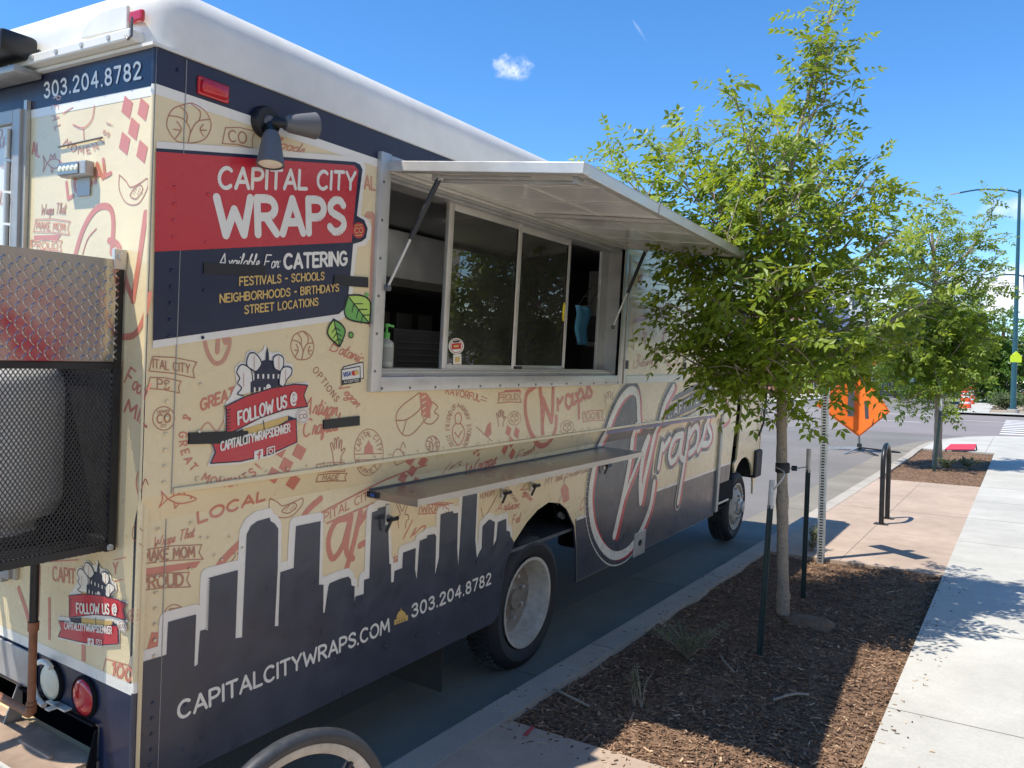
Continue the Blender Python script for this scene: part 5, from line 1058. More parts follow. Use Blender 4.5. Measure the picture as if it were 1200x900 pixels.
for b, hg, n, nm in ((B1, h1, 24000, 0), (B2, h2_, 7000, 1)):
    m = MB()
    for k in range(n):
        x = U(b[0] + .01, b[2] - .01); y = b[1] + (b[3] - b[1]) * (rnd() ** 1.35 if nm == 0 else rnd()); z = hg(x, y) + U(.0, .012)
        L_ = (.004 + .018 * rnd() ** 1.6) * (1.0 if rnd() < .94 else 2.4); w = U(.0015, .0055); a = U(0, 6.283); ti = U(-.5, .5); d = Vector((math.cos(a), math.sin(a), math.sin(ti) * .6)).normalized(); s_ = d.cross(Vector((U(-.4, .4), U(-.4, .4), 1))).normalized()
        up_ = s_.cross(d); p = Vector((x, y, z)); h = U(.001, .003)
        q = [p - d * L_ - s_ * w, p + d * L_ - s_ * w * .7, p + d * L_ * .9 + s_ * w, p - d * L_ * .8 + s_ * w]
        mm = chipm[min(4, int(abs(random.gauss(0, 1.25))) if rnd() < .8 else 4)]
        m.mesh(q + [v + up_ * h for v in q], [(4, 5, 6, 7), (0, 1, 5, 4), (1, 2, 6, 5), (2, 3, 7, 6), (3, 0, 4, 7)], mm)
    for k in range(330 if nm == 0 else 90):             # chips spilled on to the paving round the bed
        e = abs(random.gauss(0, .09)); sd = k % 3
        x, y = (b[2] + e, U(b[1], b[3])) if sd == 0 else (U(b[0], b[2]), b[1] - e * 1.3) if sd == 1 else (b[0] - e, U(b[1], b[3]))
        z = .1525 if (sd == 0 or b[0] - .155 < x < b[0] and sd == 2) else .1482 if sd == 1 else .008
        a = U(0, 6.283); d = Vector((math.cos(a), math.sin(a), 0)); s_ = Vector((-d.y, d.x, 0)); L_ = U(.003, .014); w = U(.0015, .004); p = Vector((x, y, z)); h = U(.001, .003)
        q = [p - d * L_ - s_ * w, p + d * L_ - s_ * w * .7, p + d * L_ * .9 + s_ * w, p - d * L_ * .8 + s_ * w]
        m.mesh(q + [v + Vector((0, 0, h)) for v in q], [(4, 5, 6, 7), (0, 1, 5, 4), (1, 2, 6, 5), (2, 3, 7, 6), (3, 0, 4, 7)], random.choice(chipm))
    tag(m.build('mulch', fix=False), kind='stuff', label='brown wood chip mulch lying in the tree bed beside the kerb' if nm == 0 else 'brown wood chip mulch in the far tree bed', cat='mulch')
# road paint
m = MB()
for x in range(-40, 40, 9): m.box((x, 38.0, .0065), (x + 2.6, 38.16, .008), 'roadpaint'); m.box((x + 3.5, 42.0, .0065), (x + 6.0, 42.14, .008), 'roadpaint')
m.box((-30, 46.4, .0065), (-1.5, 46.55, .008), 'roadpaint')
for k in range(9): m.box((1.75 + .0 * k, 31.8 + 1.55 * k, .0065), (5.2, 32.35 + 1.55 * k, .008), 'roadpaint')
tag(m.build('road_markings'), kind='structure')
# far side of the cross street
sheet('far_pavement', [[(-.9, 50), (60, 50), (60, 120), (-.2, 120)]], .12, 'soil', .12)
sheet('far_kerb', [[(-.9, 50), (60, 50), (60, 51.8), (.8, 51.8), (-.0, 110), (-1.4, 110)]], .15, 'concrete', .15)
sheet('far_pavement', [[(-60, 50), (-12.5, 50), (-13.5, 160), (-60, 160)]], .12, 'concrete', .12)
sheet('ramp_kerb', [[(-12.4, 50), (-.95, 50), (-.95, 50.3), (-12.4, 50.3)]], .03, 'concrete')
m = MB(); q = gnd(620, 856, .1495); m.poly([[(gnd(*p).x, gnd(*p).y) for p in ((612, 861), (618, 862), (627, 851), (623, 850))]], lambda x, y: (x, y, .1478), mat('red_marking_paint', (.42, .06, .06), .9, noise=(80, .3, 3))); tag(m.build('paint_mark'), 'short red spray paint dash on the tinted concrete pad', 'paint mark')

# ================================================================== TREES AND PLANTS
def leafmat(name, c, tl, amt=.25, sc_=2.):
    m = bpy.data.materials.new(name); m.use_nodes = True; t = m.node_tree; b = t.nodes['Principled BSDF']; o = t.nodes['Material Output']
    at = t.nodes.new('ShaderNodeAttribute'); at.attribute_name = 'var'; tc_ = t.nodes.new('ShaderNodeTexCoord'); nz = t.nodes.new('ShaderNodeTexNoise'); nz.inputs['Scale'].default_value = sc_; t.links.new(tc_.outputs['Object'], nz.inputs['Vector'])
    ad = t.nodes.new('ShaderNodeMath'); ad.operation = 'ADD'; t.links.new(at.outputs['Fac'], ad.inputs[0]); t.links.new(nz.outputs[0], ad.inputs[1])
    rp = t.nodes.new('ShaderNodeValToRGB'); t.links.new(ad.outputs[0], rp.inputs[0]); e = rp.color_ramp.elements
    dv = t.nodes.new('ShaderNodeMath'); dv.operation = 'MULTIPLY'; dv.inputs[1].default_value = .5; t.links.new(ad.outputs[0], dv.inputs[0]); t.links.new(dv.outputs[0], rp.inputs[0])
    e[0].position = .15; e[0].color = (*[x * (1 - amt * 1.4) for x in c], 1); e[1].position = .85; e[1].color = (c[0] * (1 + amt * 1.9), c[1] * (1 + amt * 1.2), c[2] * (1 + amt * .4), 1)
    t.links.new(rp.outputs[0], b.inputs['Base Color']); b.inputs['Roughness'].default_value = .45; b.inputs['Specular IOR Level'].default_value = .45
    tr = t.nodes.new('ShaderNodeBsdfTranslucent'); hs_ = t.nodes.new('ShaderNodeHueSaturation'); hs_.inputs['Hue'].default_value = .475; hs_.inputs['Value'].default_value = 1.7; t.links.new(rp.outputs[0], hs_.inputs['Color']); t.links.new(hs_.outputs[0], tr.inputs[0])
    mx_ = t.nodes.new('ShaderNodeMixShader'); mx_.inputs[0].default_value = tl; t.links.new(b.outputs[0], mx_.inputs[1]); t.links.new(tr.outputs[0], mx_.inputs[2]); t.links.new(mx_.outputs[0], o.inputs[0]); return m
M['ash'] = leafmat('ash_leaf', (.155, .25, .024), .45, .34)
M['ash2'] = leafmat('ash_leaf_far', (.14, .24, .026), .45, .34)
M['locust'] = leafmat('locust_leaf', (.065, .16, .022), .34, .35, .6)
M['bushleaf'] = leafmat('bush_leaf', (.06, .10, .03), .25, .3)
M['weed'] = leafmat('sage_leaf', (.13, .17, .09), .25, .3)
M['bark'] = mat('grey_bark', (.30, .24, .18), .9, 0, 0, ((6, .2, 6), (60, .25, 4)), ((45, .8, .01),))
M['barkdark'] = mat('brown_bark', (.11, .06, .045), .9, 0, 0, ((6, .2, 6),), ((30, .6, .01),))
class Leaves:
    def __init__(s): s.v = []; s.f = []; s.a = []
    def leaflet(s, p, d, n, L_, w, var):
        d = d.normalized(); sd = d.cross(n)
        if sd.length < 1e-4: sd = d.orthogonal()
        sd.normalize(); nn = sd.cross(d); i = len(s.v); c = p + d * L_ * .45 - nn * w * .18; dr_ = Vector((0, 0, -L_ * .12))
        s.v += [p, c + sd * w / 2 + nn * w * .25, p + d * L_ + dr_, c - sd * w / 2 + nn * w * .25]; s.f += [(i, i + 1, i + 2), (i, i + 2, i + 3)]; s.a += [var, var]
    def compound(s, p, d, L_, pairs, lw):
        d = d.normalized(); n = Vector((U(-.9, .9) - .25, U(-.9, .9) - .4, .85)).normalized(); sd = d.cross(n).normalized(); v = rnd()
        for k in range(pairs):
            t = .25 + .62 * k / max(1, pairs - 1); q = p + d * L_ * t + Vector((0, 0, -L_ * .25 * t * t))
            for sg in (1, -1):
                dd = (d * U(.3, .6) + sd * sg + Vector((0, 0, U(-.45, .15)))); s.leaflet(q, dd, n + Vector((U(-.4, .4), U(-.4, .4), 0)), L_ * U(.34, .46), L_ * lw, min(1, max(0, v * .7 + U(0, .3))))
        s.leaflet(p + d * L_ * .9 + Vector((0, 0, -L_ * .22)), d + Vector((0, 0, -.2)), n, L_ * .45, L_ * lw * 1.1, v)
    def build(s, name, parent, mm):
        me = bpy.data.meshes.new(name); me.from_pydata(s.v, [], s.f); me.materials.append(M[mm]); at = me.attributes.new('var', 'FLOAT', 'FACE'); at.data.foreach_set('value', s.a)
        o = bpy.data.objects.new(name, me); col.objects.link(o); o.parent = parent; return o
def tree(name, base, trunk, rad, limbs, nt_, leafL, pairs, lw, lm, bark='bark', tw=(.22, .5), drop=.0, dens=1.):
    """limbs = [(height on the trunk, tip offset)]; twigs along each limb carry compound leaves"""
    root = empty(name, base); m = MB()
    pr = cr([tuple(q) + (r_,) for q, r_ in zip(trunk, rad)], 7); trunk = [(q[0] + U(-.05, .05) * q[3], q[1] + U(-.05, .05) * q[3], q[2]) for q in pr]; rad = [q[3] * (1 + U(-.05, .05) + (.16 if i % 9 == 4 else 0)) for i, q in enumerate(pr)]
    m.tube(trunk, rad, bark, 14); b = m.build('trunk', root, smooth=60)
    tp = [Vector(p) for p in trunk]
    def at_h(h):
        for i in range(len(tp) - 1):
            if tp[i].z <= h <= tp[i + 1].z: t = (h - tp[i].z) / (tp[i + 1].z - tp[i].z); return tp[i].lerp(tp[i + 1], t), rad[i] * (1 - t) + rad[i + 1] * t
        return tp[-1].copy(), rad[-1]
    br = MB(); lv = Leaves()
    for h, tip in limbs:
        a, ra = at_h(h); tip = Vector(tip); mid = a.lerp(tip, .5) + Vector((U(-.1, .1), U(-.1, .1), -.12 * (tip - a).length * U(.2, 1.2)))
        P_ = [Vector(q) for q in cr([tuple(a), tuple(a.lerp(mid, .5) + Vector((U(-.03, .03), U(-.03, .03), 0))), tuple(mid), tuple(mid.lerp(tip, .5)), tuple(tip)], 4)]; LL = (tip - a).length; r1 = min(ra * .55, .012 + .012 * LL)
        br.tube(P_, [r1 * (1 - .85 * i / (len(P_) - 1)) + .0015 for i in range(len(P_))], bark, 7)
        n = max(3, int(nt_ * LL))
        for k in range(n):
            t = .22 + .78 * (k + rnd()) / n; i = min(len(P_) - 2, int(t * (len(P_) - 1))); p = P_[i].lerp(P_[i + 1], t * (len(P_) - 1) - i) if t < 1 else P_[-1]
            d = (P_[i + 1] - P_[i]).normalized(); sd = Vector((U(-1, 1), U(-1, 1), U(-.55, .8))).normalized(); dd = (d * U(.2, .9) + sd).normalized(); tl = U(*tw) * (1.15 - .45 * t)
            e = p + dd * tl; e.z -= drop * tl; br.tube([p, p.lerp(e, .5) + Vector((0, 0, .02)), e], [.0045, .003, .0015], bark, 4, False)
            for j in range(int(max(2, 6 * tl / leafL * .35 * dens) + .5)):
                s_ = U(.25, 1.0); q = p.lerp(e, s_); ld = (dd * U(.1, .8) + Vector((U(-1, 1), U(-1, 1), U(-.5, .6)))).normalized(); lv.compound(q, ld, leafL * U(.6, 1.25), pairs, lw)
            lv.compound(e, dd, leafL, pairs, lw)
        lv.compound(tip, (P_[-1] - P_[-2]), leafL * 1.1, pairs, lw)
    br.build('branches', b, smooth=60); lv.build('crown', root, lm); return root
def at_px(px, py, depth):               # point seen there at this depth along the view
    return CAM + ray(px, py) * depth
def tipfun(base, depth):
    return lambda px, py, dz=None: at_px(px, py, depth + (U(-.75, .75) if dz is None else dz)) - base
# tree 1: young ash in the near bed
tb = gnd(917.5, 724, .12); D1 = (tb - CAM).dot(fw); T1 = tipfun(tb, D1)
def tpt(px, py, d=0.): return tuple(at_px(px, py, D1 + d) - tb)
trunk = [(0, 0, -.05), (0, 0, .03), tpt(917.5, 690), tpt(917, 600), tpt(916, 520), tpt(916, 470), tpt(914, 400), tpt(912, 330), tpt(916, 260), tpt(928, 190), tpt(945, 120), tpt(958, 70), tpt(974, 12)]
rads = [.052, .046, .041, .038, .036, .034, .028, .023, .019, .015, .011, .008, .003]
hz_ = lambda py: tpt(916, py)[2]
limbs = []
for (hp_, px_, py_, dz) in [(130, 976, 8, .1), (150, 966, 45, -.05), (200, 946, 92, .1), (250, 866, 128, .3), (250, 860, 104, -.2), (260, 880, 160, -.5), (300, 795, 150, .2), (310, 770, 172, -.3), (330, 712, 188, .1), (340, 742, 205, -.4), (350, 760, 250, .5), (380, 790, 300, -.4), (400, 770, 320, .3),
        (420, 780, 355, -.5), (420, 800, 385, .2), (440, 800, 430, -.3), (440, 835, 455, .3), (450, 842, 484, -.4), (466, 860, 455, -.6), (445, 895, 455, -.7), (445, 960, 455, -.5), (440, 1005, 450, -.3), (460, 1005, 390, .0), (430, 1090, 350, -.2),
        (400, 1062, 330, .3), (380, 1050, 270, -.3), (360, 1040, 235, .2), (330, 1022, 200, -.3), (310, 1005, 190, .3), (270, 975, 200, -.4), (250, 962, 150, .2), (300, 940, 220, -.8), (320, 890, 240, -.8), (340, 850, 270, -.8), (360, 900, 320, -.9), (360, 960, 330, -.8), (380, 850, 370, -.8), (400, 940, 400, -.9), (420, 890, 420, -.8),
        (300, 950, 230, .8), (330, 880, 260, .8), (360, 1000, 320, .8), (390, 870, 360, .8), (410, 960, 400, .8), (400, 1020, 380, -.5), (280, 840, 190, .0), (240, 905, 130, .2), (350, 985, 270, -.1), (370, 820, 260, .0), (430, 1075, 400, .1), (435, 930, 462, -.3), (300, 900, 190, -.3), (410, 835, 405, 0), (390, 1000, 430, .4), (445, 975, 445, .5), (370, 905, 350, -.5), (420, 860, 440, .1), (320, 830, 220, -.4)]:
    limbs.append((hz_(hp_), T1(px_, py_, dz)))
LOWZ = tpt(916, 416)[2]
t1 = tree('ash_tree', tb, trunk, rads, [(h, t if t.z > LOWZ else Vector((t.x, t.y, LOWZ + (t.z - LOWZ) * .35))) for h, t in limbs], 15, .145, 3, .21, 'ash', tw=(.14, .42), dens=1.1)
tag(t1, 'young leafy ash tree staked in the near mulch bed, hiding the front of the truck', 'tree', 'street trees along the kerb')
# tree 2: in the far bed
tb2 = gnd(1098, 548, .13); D2 = (tb2 - CAM).dot(fw); T2 = tipfun(tb2, D2)
def tpt2(px, py, d=0.): return tuple(at_px(px, py, D2 + d) - tb2)
trunk2 = [(0, 0, -.05), tpt2(1099, 520), tpt2(1100, 480), tpt2(1099, 430), tpt2(1098, 380), tpt2(1095, 320), tpt2(1092, 270)]
limbs = []
for (hp_, px_, py_) in [(U(340, 445), 1092 + 76 * math.sqrt(k / 40) * math.cos(k * 2.4), 400 + 72 * math.sqrt(k / 40) * math.sin(k * 2.4)) for k in range(40)] + [(300, 1085, 240), (300, 1110, 245), (330, 1172, 232), (340, 1150, 275), (350, 1170, 300), (380, 1160, 330), (320, 1040, 255), (340, 1020, 290), (360, 1030, 330), (400, 1040, 390), (420, 1070, 440), (440, 1060, 470), (440, 1085, 480), (440, 1110, 478), (440, 1130, 460), (430, 1140, 430), (400, 1150, 400), (380, 1130, 370), (350, 1100, 300), (340, 1060, 300), (330, 1120, 290), (370, 1080, 350), (380, 1110, 340), (410, 1090, 420), (400, 1050, 430), (420, 1120, 430), (320, 1075, 265), (350, 1140, 310), (360, 1065, 360), (440, 1098, 455)]:
    limbs.append((tpt2(1098, hp_)[2], T2(px_, py_)))
t2 = tree('ash_tree', tb2, trunk2, [.09, .075, .07, .065, .055, .04, .02], limbs, 7.5, .20, 3, .21, 'ash2', tw=(.25, .65), dens=1.8)
tag(t2, 'second street tree in the far mulch bed with a dark stake against its trunk', 'tree', 'street trees along the kerb')
# tree 3: broad dark tree over the far corner
tb3 = gnd(1176, 472, .13); D3 = (tb3 - CAM).dot(fw); T3 = lambda px, py, d: at_px(px, py, D3 + d) - tb3
limbs = []
t3 = [(0, 0, -.05)] + [tuple(T3(1176, y, 0)) for y in (455, 440, 420, 395, 370)]
for k in range(75):
    a = U(0, 6.283); r = math.sqrt(rnd()); px_ = 1140 + 105 * r * math.cos(a); py_ = 396 + 58 * r * math.sin(a) + (14 if px_ > 1150 else 0)
    limbs.append((T3(1176, U(395, 440), 0)[2], T3(px_, py_, U(-4, 4))))
t3o = tree('locust_tree', tb3, t3, [.24, .2, .18, .16, .12, .06], limbs, 1.7, .7, 3, .26, 'locust', 'barkdark', tw=(.8, 2.0), drop=.3, dens=1.5)
tag(t3o, 'broad dark green tree on the far corner behind the street light', 'tree')
for (px_, py_, w_, h_, lab) in ((1179, 482, 1.7, 1.3, 'low green shrub left of the street light foot'), (1183, 474, 3.2, 2.6, 'taller green shrub behind the street light foot'), (1197, 478, 2.2, 1.6, 'small grey-green shrub right of the street light foot')):
    b = gnd(px_, py_ - 2, .13); r_ = empty('shrub', b); tag(r_, lab, 'shrub', 'shrubs on the far corner'); m = MB(); lv = Leaves()
    for k in range(46):
        e = Vector((U(-1, 1) * w_ / 2, U(-.6, .6) * w_ / 2, U(.35, 1) * h_ * .6)); m.tube([(0, 0, 0), e * .5, e], [.02, .012, .005], 'barkdark', 4, False)
        for j in range(9): lv.compound(e + Vector((U(-.3, .3), U(-.3, .3), U(-.3, .2))), Vector((U(-1, 1), U(-1, 1), U(-.2, 1))), .32, 2, .25)
    m.build('stems', r_); lv.build('foliage', r_, 'bushleaf')
def weed(c, h, n, lab, spread=.12, lw=.03, grp='weeds in the near bed', dry=False):
    r_ = empty('weed', c); tag(r_, lab, 'plant', grp); m = MB(); lv = Leaves()
    for k in range(n):
        e = Vector((U(-spread, spread), U(-spread, spread), h * U(.6, 1))); mid = e * .5 + Vector((U(-.02, .02), U(-.02, .02), .02)); m.tube([(0, 0, 0), mid, e], [.003, .0022, .001], 'bark', 5, False)
        for j in range(22):
            t = U(.2, 1); q = Vector((0, 0, 0)).lerp(mid, t * 2) if t < .5 else mid.lerp(e, t * 2 - 1); lv.leaflet(q, Vector((U(-1, 1), U(-1, 1), U(.0, 1))), Vector((0, 0, 1)), lw * U(.6, 1.2), lw * .35, rnd())
    m.build('stems', r_); lv.build('foliage', r_, 'weed'); return r_
def gz(px, py, hg): p = gnd(px, py, .12); return Vector((p.x, p.y, hg(p.x, p.y)))
weed(gz(806, 775, h1), .22, 40, 'bushy grey-green weed in the shaded mulch beside the kerb', .20, .028)
weed(gz(743, 832, h1), .22, 5, 'thin pale weed with sunlit leaves at the edge of the truck shadow', .05, .028)
weed(gz(752, 835, h1), .24, 6, 'dry brown weed stalks just right of the thin pale weed', .06, .02)
weed(gz(950, 648, h1), .36, 14, 'silvery weed at the foot of the perforated sign post', .10, .045)
for (a_, b_, lab) in ((1110, 548, 'small green weed right of the second tree trunk'), (1132, 546, 'small green weed near the right edge of the far bed')): weed(gnd(a_, b_ + 4, .13), .24, 12, lab, .28, .08, 'weeds in the far bed')
def twig(name, pts, r, lab):
    m = MB(); P_ = [tuple(gz(*q, h1) + Vector((0, 0, .018 + .01 * (i % 2)))) for i, q in enumerate(pts)]; m.tube(cr(P_, 5), r, 'bark', 7); tag(m.build(name, smooth=60), lab, 'twig')
twig('twig', [(641, 806), (662, 820), (690, 834)], .007, 'bare twig lying in the mulch beside the kerb corner'); twig('twig', [(845, 776), (848, 785), (860, 798)], .006, 'curved pale twig in the middle of the shaded mulch'); twig('twig', [(906, 826), (930, 823), (948, 822)], .007, 'straight twig lying in the shaded mulch left of the pavement')
# mound at the tree foot
bm = bmesh.new(); bmesh.ops.create_icosphere(bm, subdivisions=4, radius=1); from mathutils import noise as _n
c = gz(950, 735, h1)
for v in bm.verts: k = 1 + .18 * _n.noise(v.co * 1.6) + .06 * _n.noise(v.co * 5); v.co = Vector((c.x + v.co.x * .17 * k, c.y + v.co.y * .12 * k, c.z - .005 + v.co.z * .055 * k))
m = MB(); m.bm(bm, mat('stone', (.15, .098, .064), .95, noise=((6, .3, 5), (40, .2, 4)), bump=((20, .5, .01),))); tag(m.build('stone', smooth=60), 'flat brown stone half buried at the foot of the ash tree', 'stone')

# ================================================================== STREET FURNITURE AND SMALL THINGS
M['tpost'] = mat('dark_green_steel', (.018, .035, .032), .5, .2, 0, (20, .3, 4))
M['tpwhite'] = mat('pale_post_tip', (.50, .47, .42), .6, 0, 0, (20, .15, 4))
M['galv'] = mat('galvanised_steel', (.50, .52, .53), .42, .8, 0, ((14, .2, 5),))
M['orange'] = mat('orange_fabric', (.88, .165, .010), .6, 0, 0, ((3, .06, 4),), ((5, .3, .02),))
M['drum'] = mat('orange_plastic', (.80, .085, .025), .45)
M['drumwhite'] = mat('white_band', (.75, .72, .70), .4)
M['lamp_green'] = mat('blue_green_paint', (.022, .085, .105), .4, .2, 0, (4, .15, 4))
def stake(px, py, ptop, lab, lean=0):
    b = gz(px, py, h1); D_ = (b - CAM).dot(fw); t = at_px(*ptop, D_) - b; r_ = empty('tree_stake', b); tag(r_, lab, 'stake', 'stakes beside the ash tree'); tip = t * .86; d = t.normalized()
    m = MB(); m.bar(-d * .1, tip, .010, .034, 'tpost', (0, 1, 0)); m.bar(-d * .1, tip, .036, .006, 'tpost', (0, 1, 0))
    for k in range(int(tip.length / .055)): p = d * (.05 + .055 * k); m.box((p.x - .009, p.y - .020, p.z - .006), (p.x + .009, p.y - .015, p.z + .006), 'tpost')
    m.build('post', r_); m = MB(); m.tube([tip - d * .02, t], .017, 'tpwhite', 10); m.build('tip', r_, smooth=50); return b, t, r_
sb1, st1, so1 = stake(890, 768, (905, 563), 'dark green steel tree stake with a pale tip on the left of the trunk')
sb2, st2, so2 = stake(941, 702, (948, 526), 'dark steel tree stake with a pale tip on the right of the trunk')
trk = lambda py: tb + Vector(tpt(917, py))
tie = MB(); c = trk(548)
tie.lathe([(.043, -.035), (.049, -.03), (.049, .03), (.043, .035)], c, (0, 0, 1), 'rubber', 20); tie.tube(cr([tuple(c + Vector((.04, .0, 0))), tuple(c.lerp(sb2 + st2 * .9, .5) + Vector((0, 0, -.02))), tuple(sb2 + st2 * .88)], 5), .005, 'grey', 6)
tie.lathe([(0, -.02), (.018, -.018), (.018, .018), (0, .02)], c + Vector((.075, .02, .0)), (1, .3, 0), 'black', 12)
tie.tube(cr([tuple(c + Vector((-.04, -.02, .0))), tuple(sb1 + st1 * .98 + Vector((.06, .05, .06))), tuple(sb1 + st1 * .93)], 5), .005, 'tpwhite', 6)
tag(tie.build('tree_tie', smooth=50), 'black rubber tree tie strapped round the ash trunk', 'tree tie')
m = MB(); b = gz(1097, 553, h2_); m.bar(b + Vector((-.03, -.1, -.1)), b + Vector((.05, -.08, 1.15)), .05, .05, 'tpost'); m.tube([tuple(b + Vector((.05, -.08, 1.13))), tuple(b + Vector((.065, -.075, 1.36)))], .03, 'tpwhite', 10); tag(m.build('tree_stake'), 'dark stake with a pale tip against the second tree trunk', 'stake')
# parking sign post
pb = Vector((.90, 6.20, .10)); ps = empty('sign_post', pb); tag(ps, 'perforated galvanised post with a small sign hidden in the ash leaves', 'sign post')
PH = 2.45
m = MB(); w = .022
for x, y in ((-w, -w), (w, -w), (w, w), (-w, w)): m.box((x - .007, y - .007, -.1), (x + .007, y + .007, PH), 'galv')
n = int(PH / .0254)
for (ax, s) in (('x', 1), ('x', -1), ('y', 1), ('y', -1)):
    for k in range(n + 1):
        z0 = -.0 + k * .0254
        lo, hi = (-w + .007, w - .007)
        if ax == 'y': m.box((lo, s * (w + .005) - .002, z0 + .012), (hi, s * (w + .005) + .002, z0 + .0254), 'galv')
        else: m.box((s * (w + .005) - .002, lo, z0 + .012), (s * (w + .005) + .002, hi, z0 + .0254), 'galv')
m.build('post', ps)
m = MB(); m.box((-w + .003, -w + .003, -.1), (w - .003, w - .003, PH - .05), 'dark'); m.build('post_core', ps)
sg = MB(); d = Vector((.79, -.61, 0)); nrm = Vector((-.61, -.79, 0)); c = Vector((0, 0, 2.16)) + nrm * .035
sg.mesh([c + d * sx * .30 + Vector((0, 0, sz * .20)) + nrm * o for o in (0, .004) for sx, sz in ((-1, -1), (1, -1), (1, 1), (-1, 1))], [(0, 1, 2, 3), (7, 6, 5, 4), (0, 4, 5, 1), (1, 5, 6, 2), (2, 6, 7, 3), (3, 7, 4, 0)], mat('sign_blank', (.16, .22, .42), .4)); sg.build('sign_panel', ps)
# bike rack
rb = empty('bike_rack', (1.09, 8.53, .146)); tag(rb, 'black inverted-U bike rack on the tinted pad', 'bike rack')
m = MB(); m.tube([(0, 0, 0), (0, 0, .68)] + [(0, .235 - .235 * math.cos(math.radians(a)), .68 + .22 * math.sin(math.radians(a))) for a in range(12, 180, 12)] + [(0, .47, .68), (0, .47, 0)], .028, 'blackmetal', 14); m.build('hoop', rb, smooth=50)
for y in (0, .47):
    m = MB(); m.box((-.075, y - .06, .0), (.075, y + .06, .010), 'blackmetal', .003)
    for sx in (-.055, .055): m.lathe([(.011, .01), (.011, .02), (0, .02)], (sx, y, 0), (0, 0, 1), 'galv', 6)
    m.build('foot_plate', rb)
# orange roll-up work sign on the road
wb = gnd(1007, 529, .0); WD = (wb - CAM).dot(fw); ws = empty('work_sign', wb); tag(ws, 'orange roll-up diamond road work sign on a folding stand by the kerb', 'road sign')
wp = lambda px, py, d=0.: at_px(px, py, WD + d) - wb
top, bot, lf, rg = wp(1010, 428), wp(1006.5, 512), wp(955, 474, .25), wp(1043, 483, -.55); ct = wp(1009, 470, .22)
m = MB()
def tri(a, b, c_, mm, o=0.):
    q = [Vector(a), Vector(b), Vector(c_)]; nn = (q[1] - q[0]).cross(q[2] - q[0]).normalized()
    if nn.dot(FH) > 0: nn = -nn
    m.mesh([v + nn * o for v in q] + [v + nn * (o - .004) for v in q], [(0, 1, 2), (5, 4, 3), (0, 3, 4, 1), (1, 4, 5, 2), (2, 5, 3, 0)], mm)
tri(top, lf, bot, 'orange'); tri(top, bot, rg, 'orange'); m.build('sign_sheet', ws)
m = MB()
for a, b, k in ((lf, bot, 1), (bot, rg, 1), (top, lf, 1), (top, rg, 1)):
    m.bar(a.lerp(b, .02) - FH * .02 + (ct - a) * .05, a.lerp(b, .98) - FH * .02 + (ct - b) * .05, .02, .004, 'black')
m.build('sign_border', ws)
m = MB(); m.bar(wp(998, 440, -.06), wp(997, 488, -.06), .16, .012, 'grey', tuple(FH)); m.bar(wp(1015, 470, -.35), wp(1016, 491, -.35), .09, .012, 'grey', tuple(FH)); m.build('sign_stay', ws)
fl_ = MB()
for k, (x, y) in enumerate(((985, 425), (1020, 419), (1003, 412))): a = wp(x, y); fl_.mesh([a, a + Vector((.22, .05, .12)), a + Vector((.26, .02, -.12)), a + Vector((.03, .0, -.2))], [(0, 1, 2, 3)], 'orange')
fl_.tube([tuple(wp(1009, 440)), tuple(wp(1003, 412))], .012, 'grey', 6); fl_.build('flag', ws)
m = MB(); m.tube([(0, 0, .10), tuple(bot + Vector((0, 0, .05)))], .025, 'grey', 10); m.box((-.05, -.05, .04), (.05, .05, .2), 'blackmetal'); m.build('mast', ws)
for px_, py_ in ((968, 525), (983, 533), (1055, 530), (1036, 536)):
    e = gnd(px_, py_, .02) - wb; e = e.normalized() * min(1.25, max(.9, e.length)); e.z = .015; m = MB(); m.bar((0, 0, .10), e, .035, .035, 'blackmetal' if px_ > 1000 else 'galv'); m.build('leg', ws)
# fallen red sign at the end of the far bed
fb = gnd(1128, 528, .13); fs = empty('fallen_sign', fb); tag(fs, 'low red board on short black legs at the end of the far bed', 'board')
m = MB(); q = [gnd(1107, 526.5, .20) - fb, gnd(1142, 526.5, .20) - fb, gnd(1144, 520.3, .30) - fb, gnd(1114, 520.3, .30) - fb]; m.mesh(q + [v - Vector((0, 0, .02)) for v in q], [(0, 1, 2, 3), (7, 6, 5, 4), (0, 4, 5, 1), (1, 5, 6, 2), (2, 6, 7, 3), (3, 7, 4, 0)], mat('red_board', (.62, .045, .07), .5)); m.build('board', fs)
for v in (q[1], q[2], q[0]):
    m = MB(); m.bar(v * .96, Vector((v.x * .98 + .03, v.y * .95, -.02)), .03, .03, 'blackmetal'); m.build('leg', fs)
# drums along the far street
def drum():
    r_ = empty('traffic_drum'); m = MB(); m.lathe([(.0, .0), (.36, .0), (.36, .07), (.30, .09)], (0, 0, 0), (0, 0, 1), 'rubber', 20); m.build('base', r_, smooth=40)
    m = MB(); m.lathe([(.29, .06), (.28, .3), (.26, .32), (.25, .62), (.23, .64), (.22, .92), (.20, .94), (.20, 1.02), (.10, 1.06), (0, 1.06)], (0, 0, 0), (0, 0, 1), 'drum', 22); m.tube([(-.1, 0, 1.05), (-.08, 0, 1.15), (.08, 0, 1.15), (.1, 0, 1.05)], .02, 'drum', 6); m.build('barrel', r_, smooth=40)
    for z, r in ((.68, .238), (.36, .262), (.86, .226)):
        m = MB(); m.lathe([(r, 0), (r - .006, .10)], (0, 0, z), (0, 0, 1), 'drumwhite', 22); m.build('band', r_, smooth=60)
    return r_
dr0 = drum(); dl = [('nearest the crossing', 1131, 480.5, 1.06), ('second from the crossing', 1136, 475.5, 1.1), ('third from the crossing', 1139.5, 471, 1.1), ('fourth from the crossing', 1142, 468, 1.15), ('fifth from the crossing', 1144.5, 465.5, 1.15), ('last in the row, farthest away', 1147, 463.5, 1.2)]
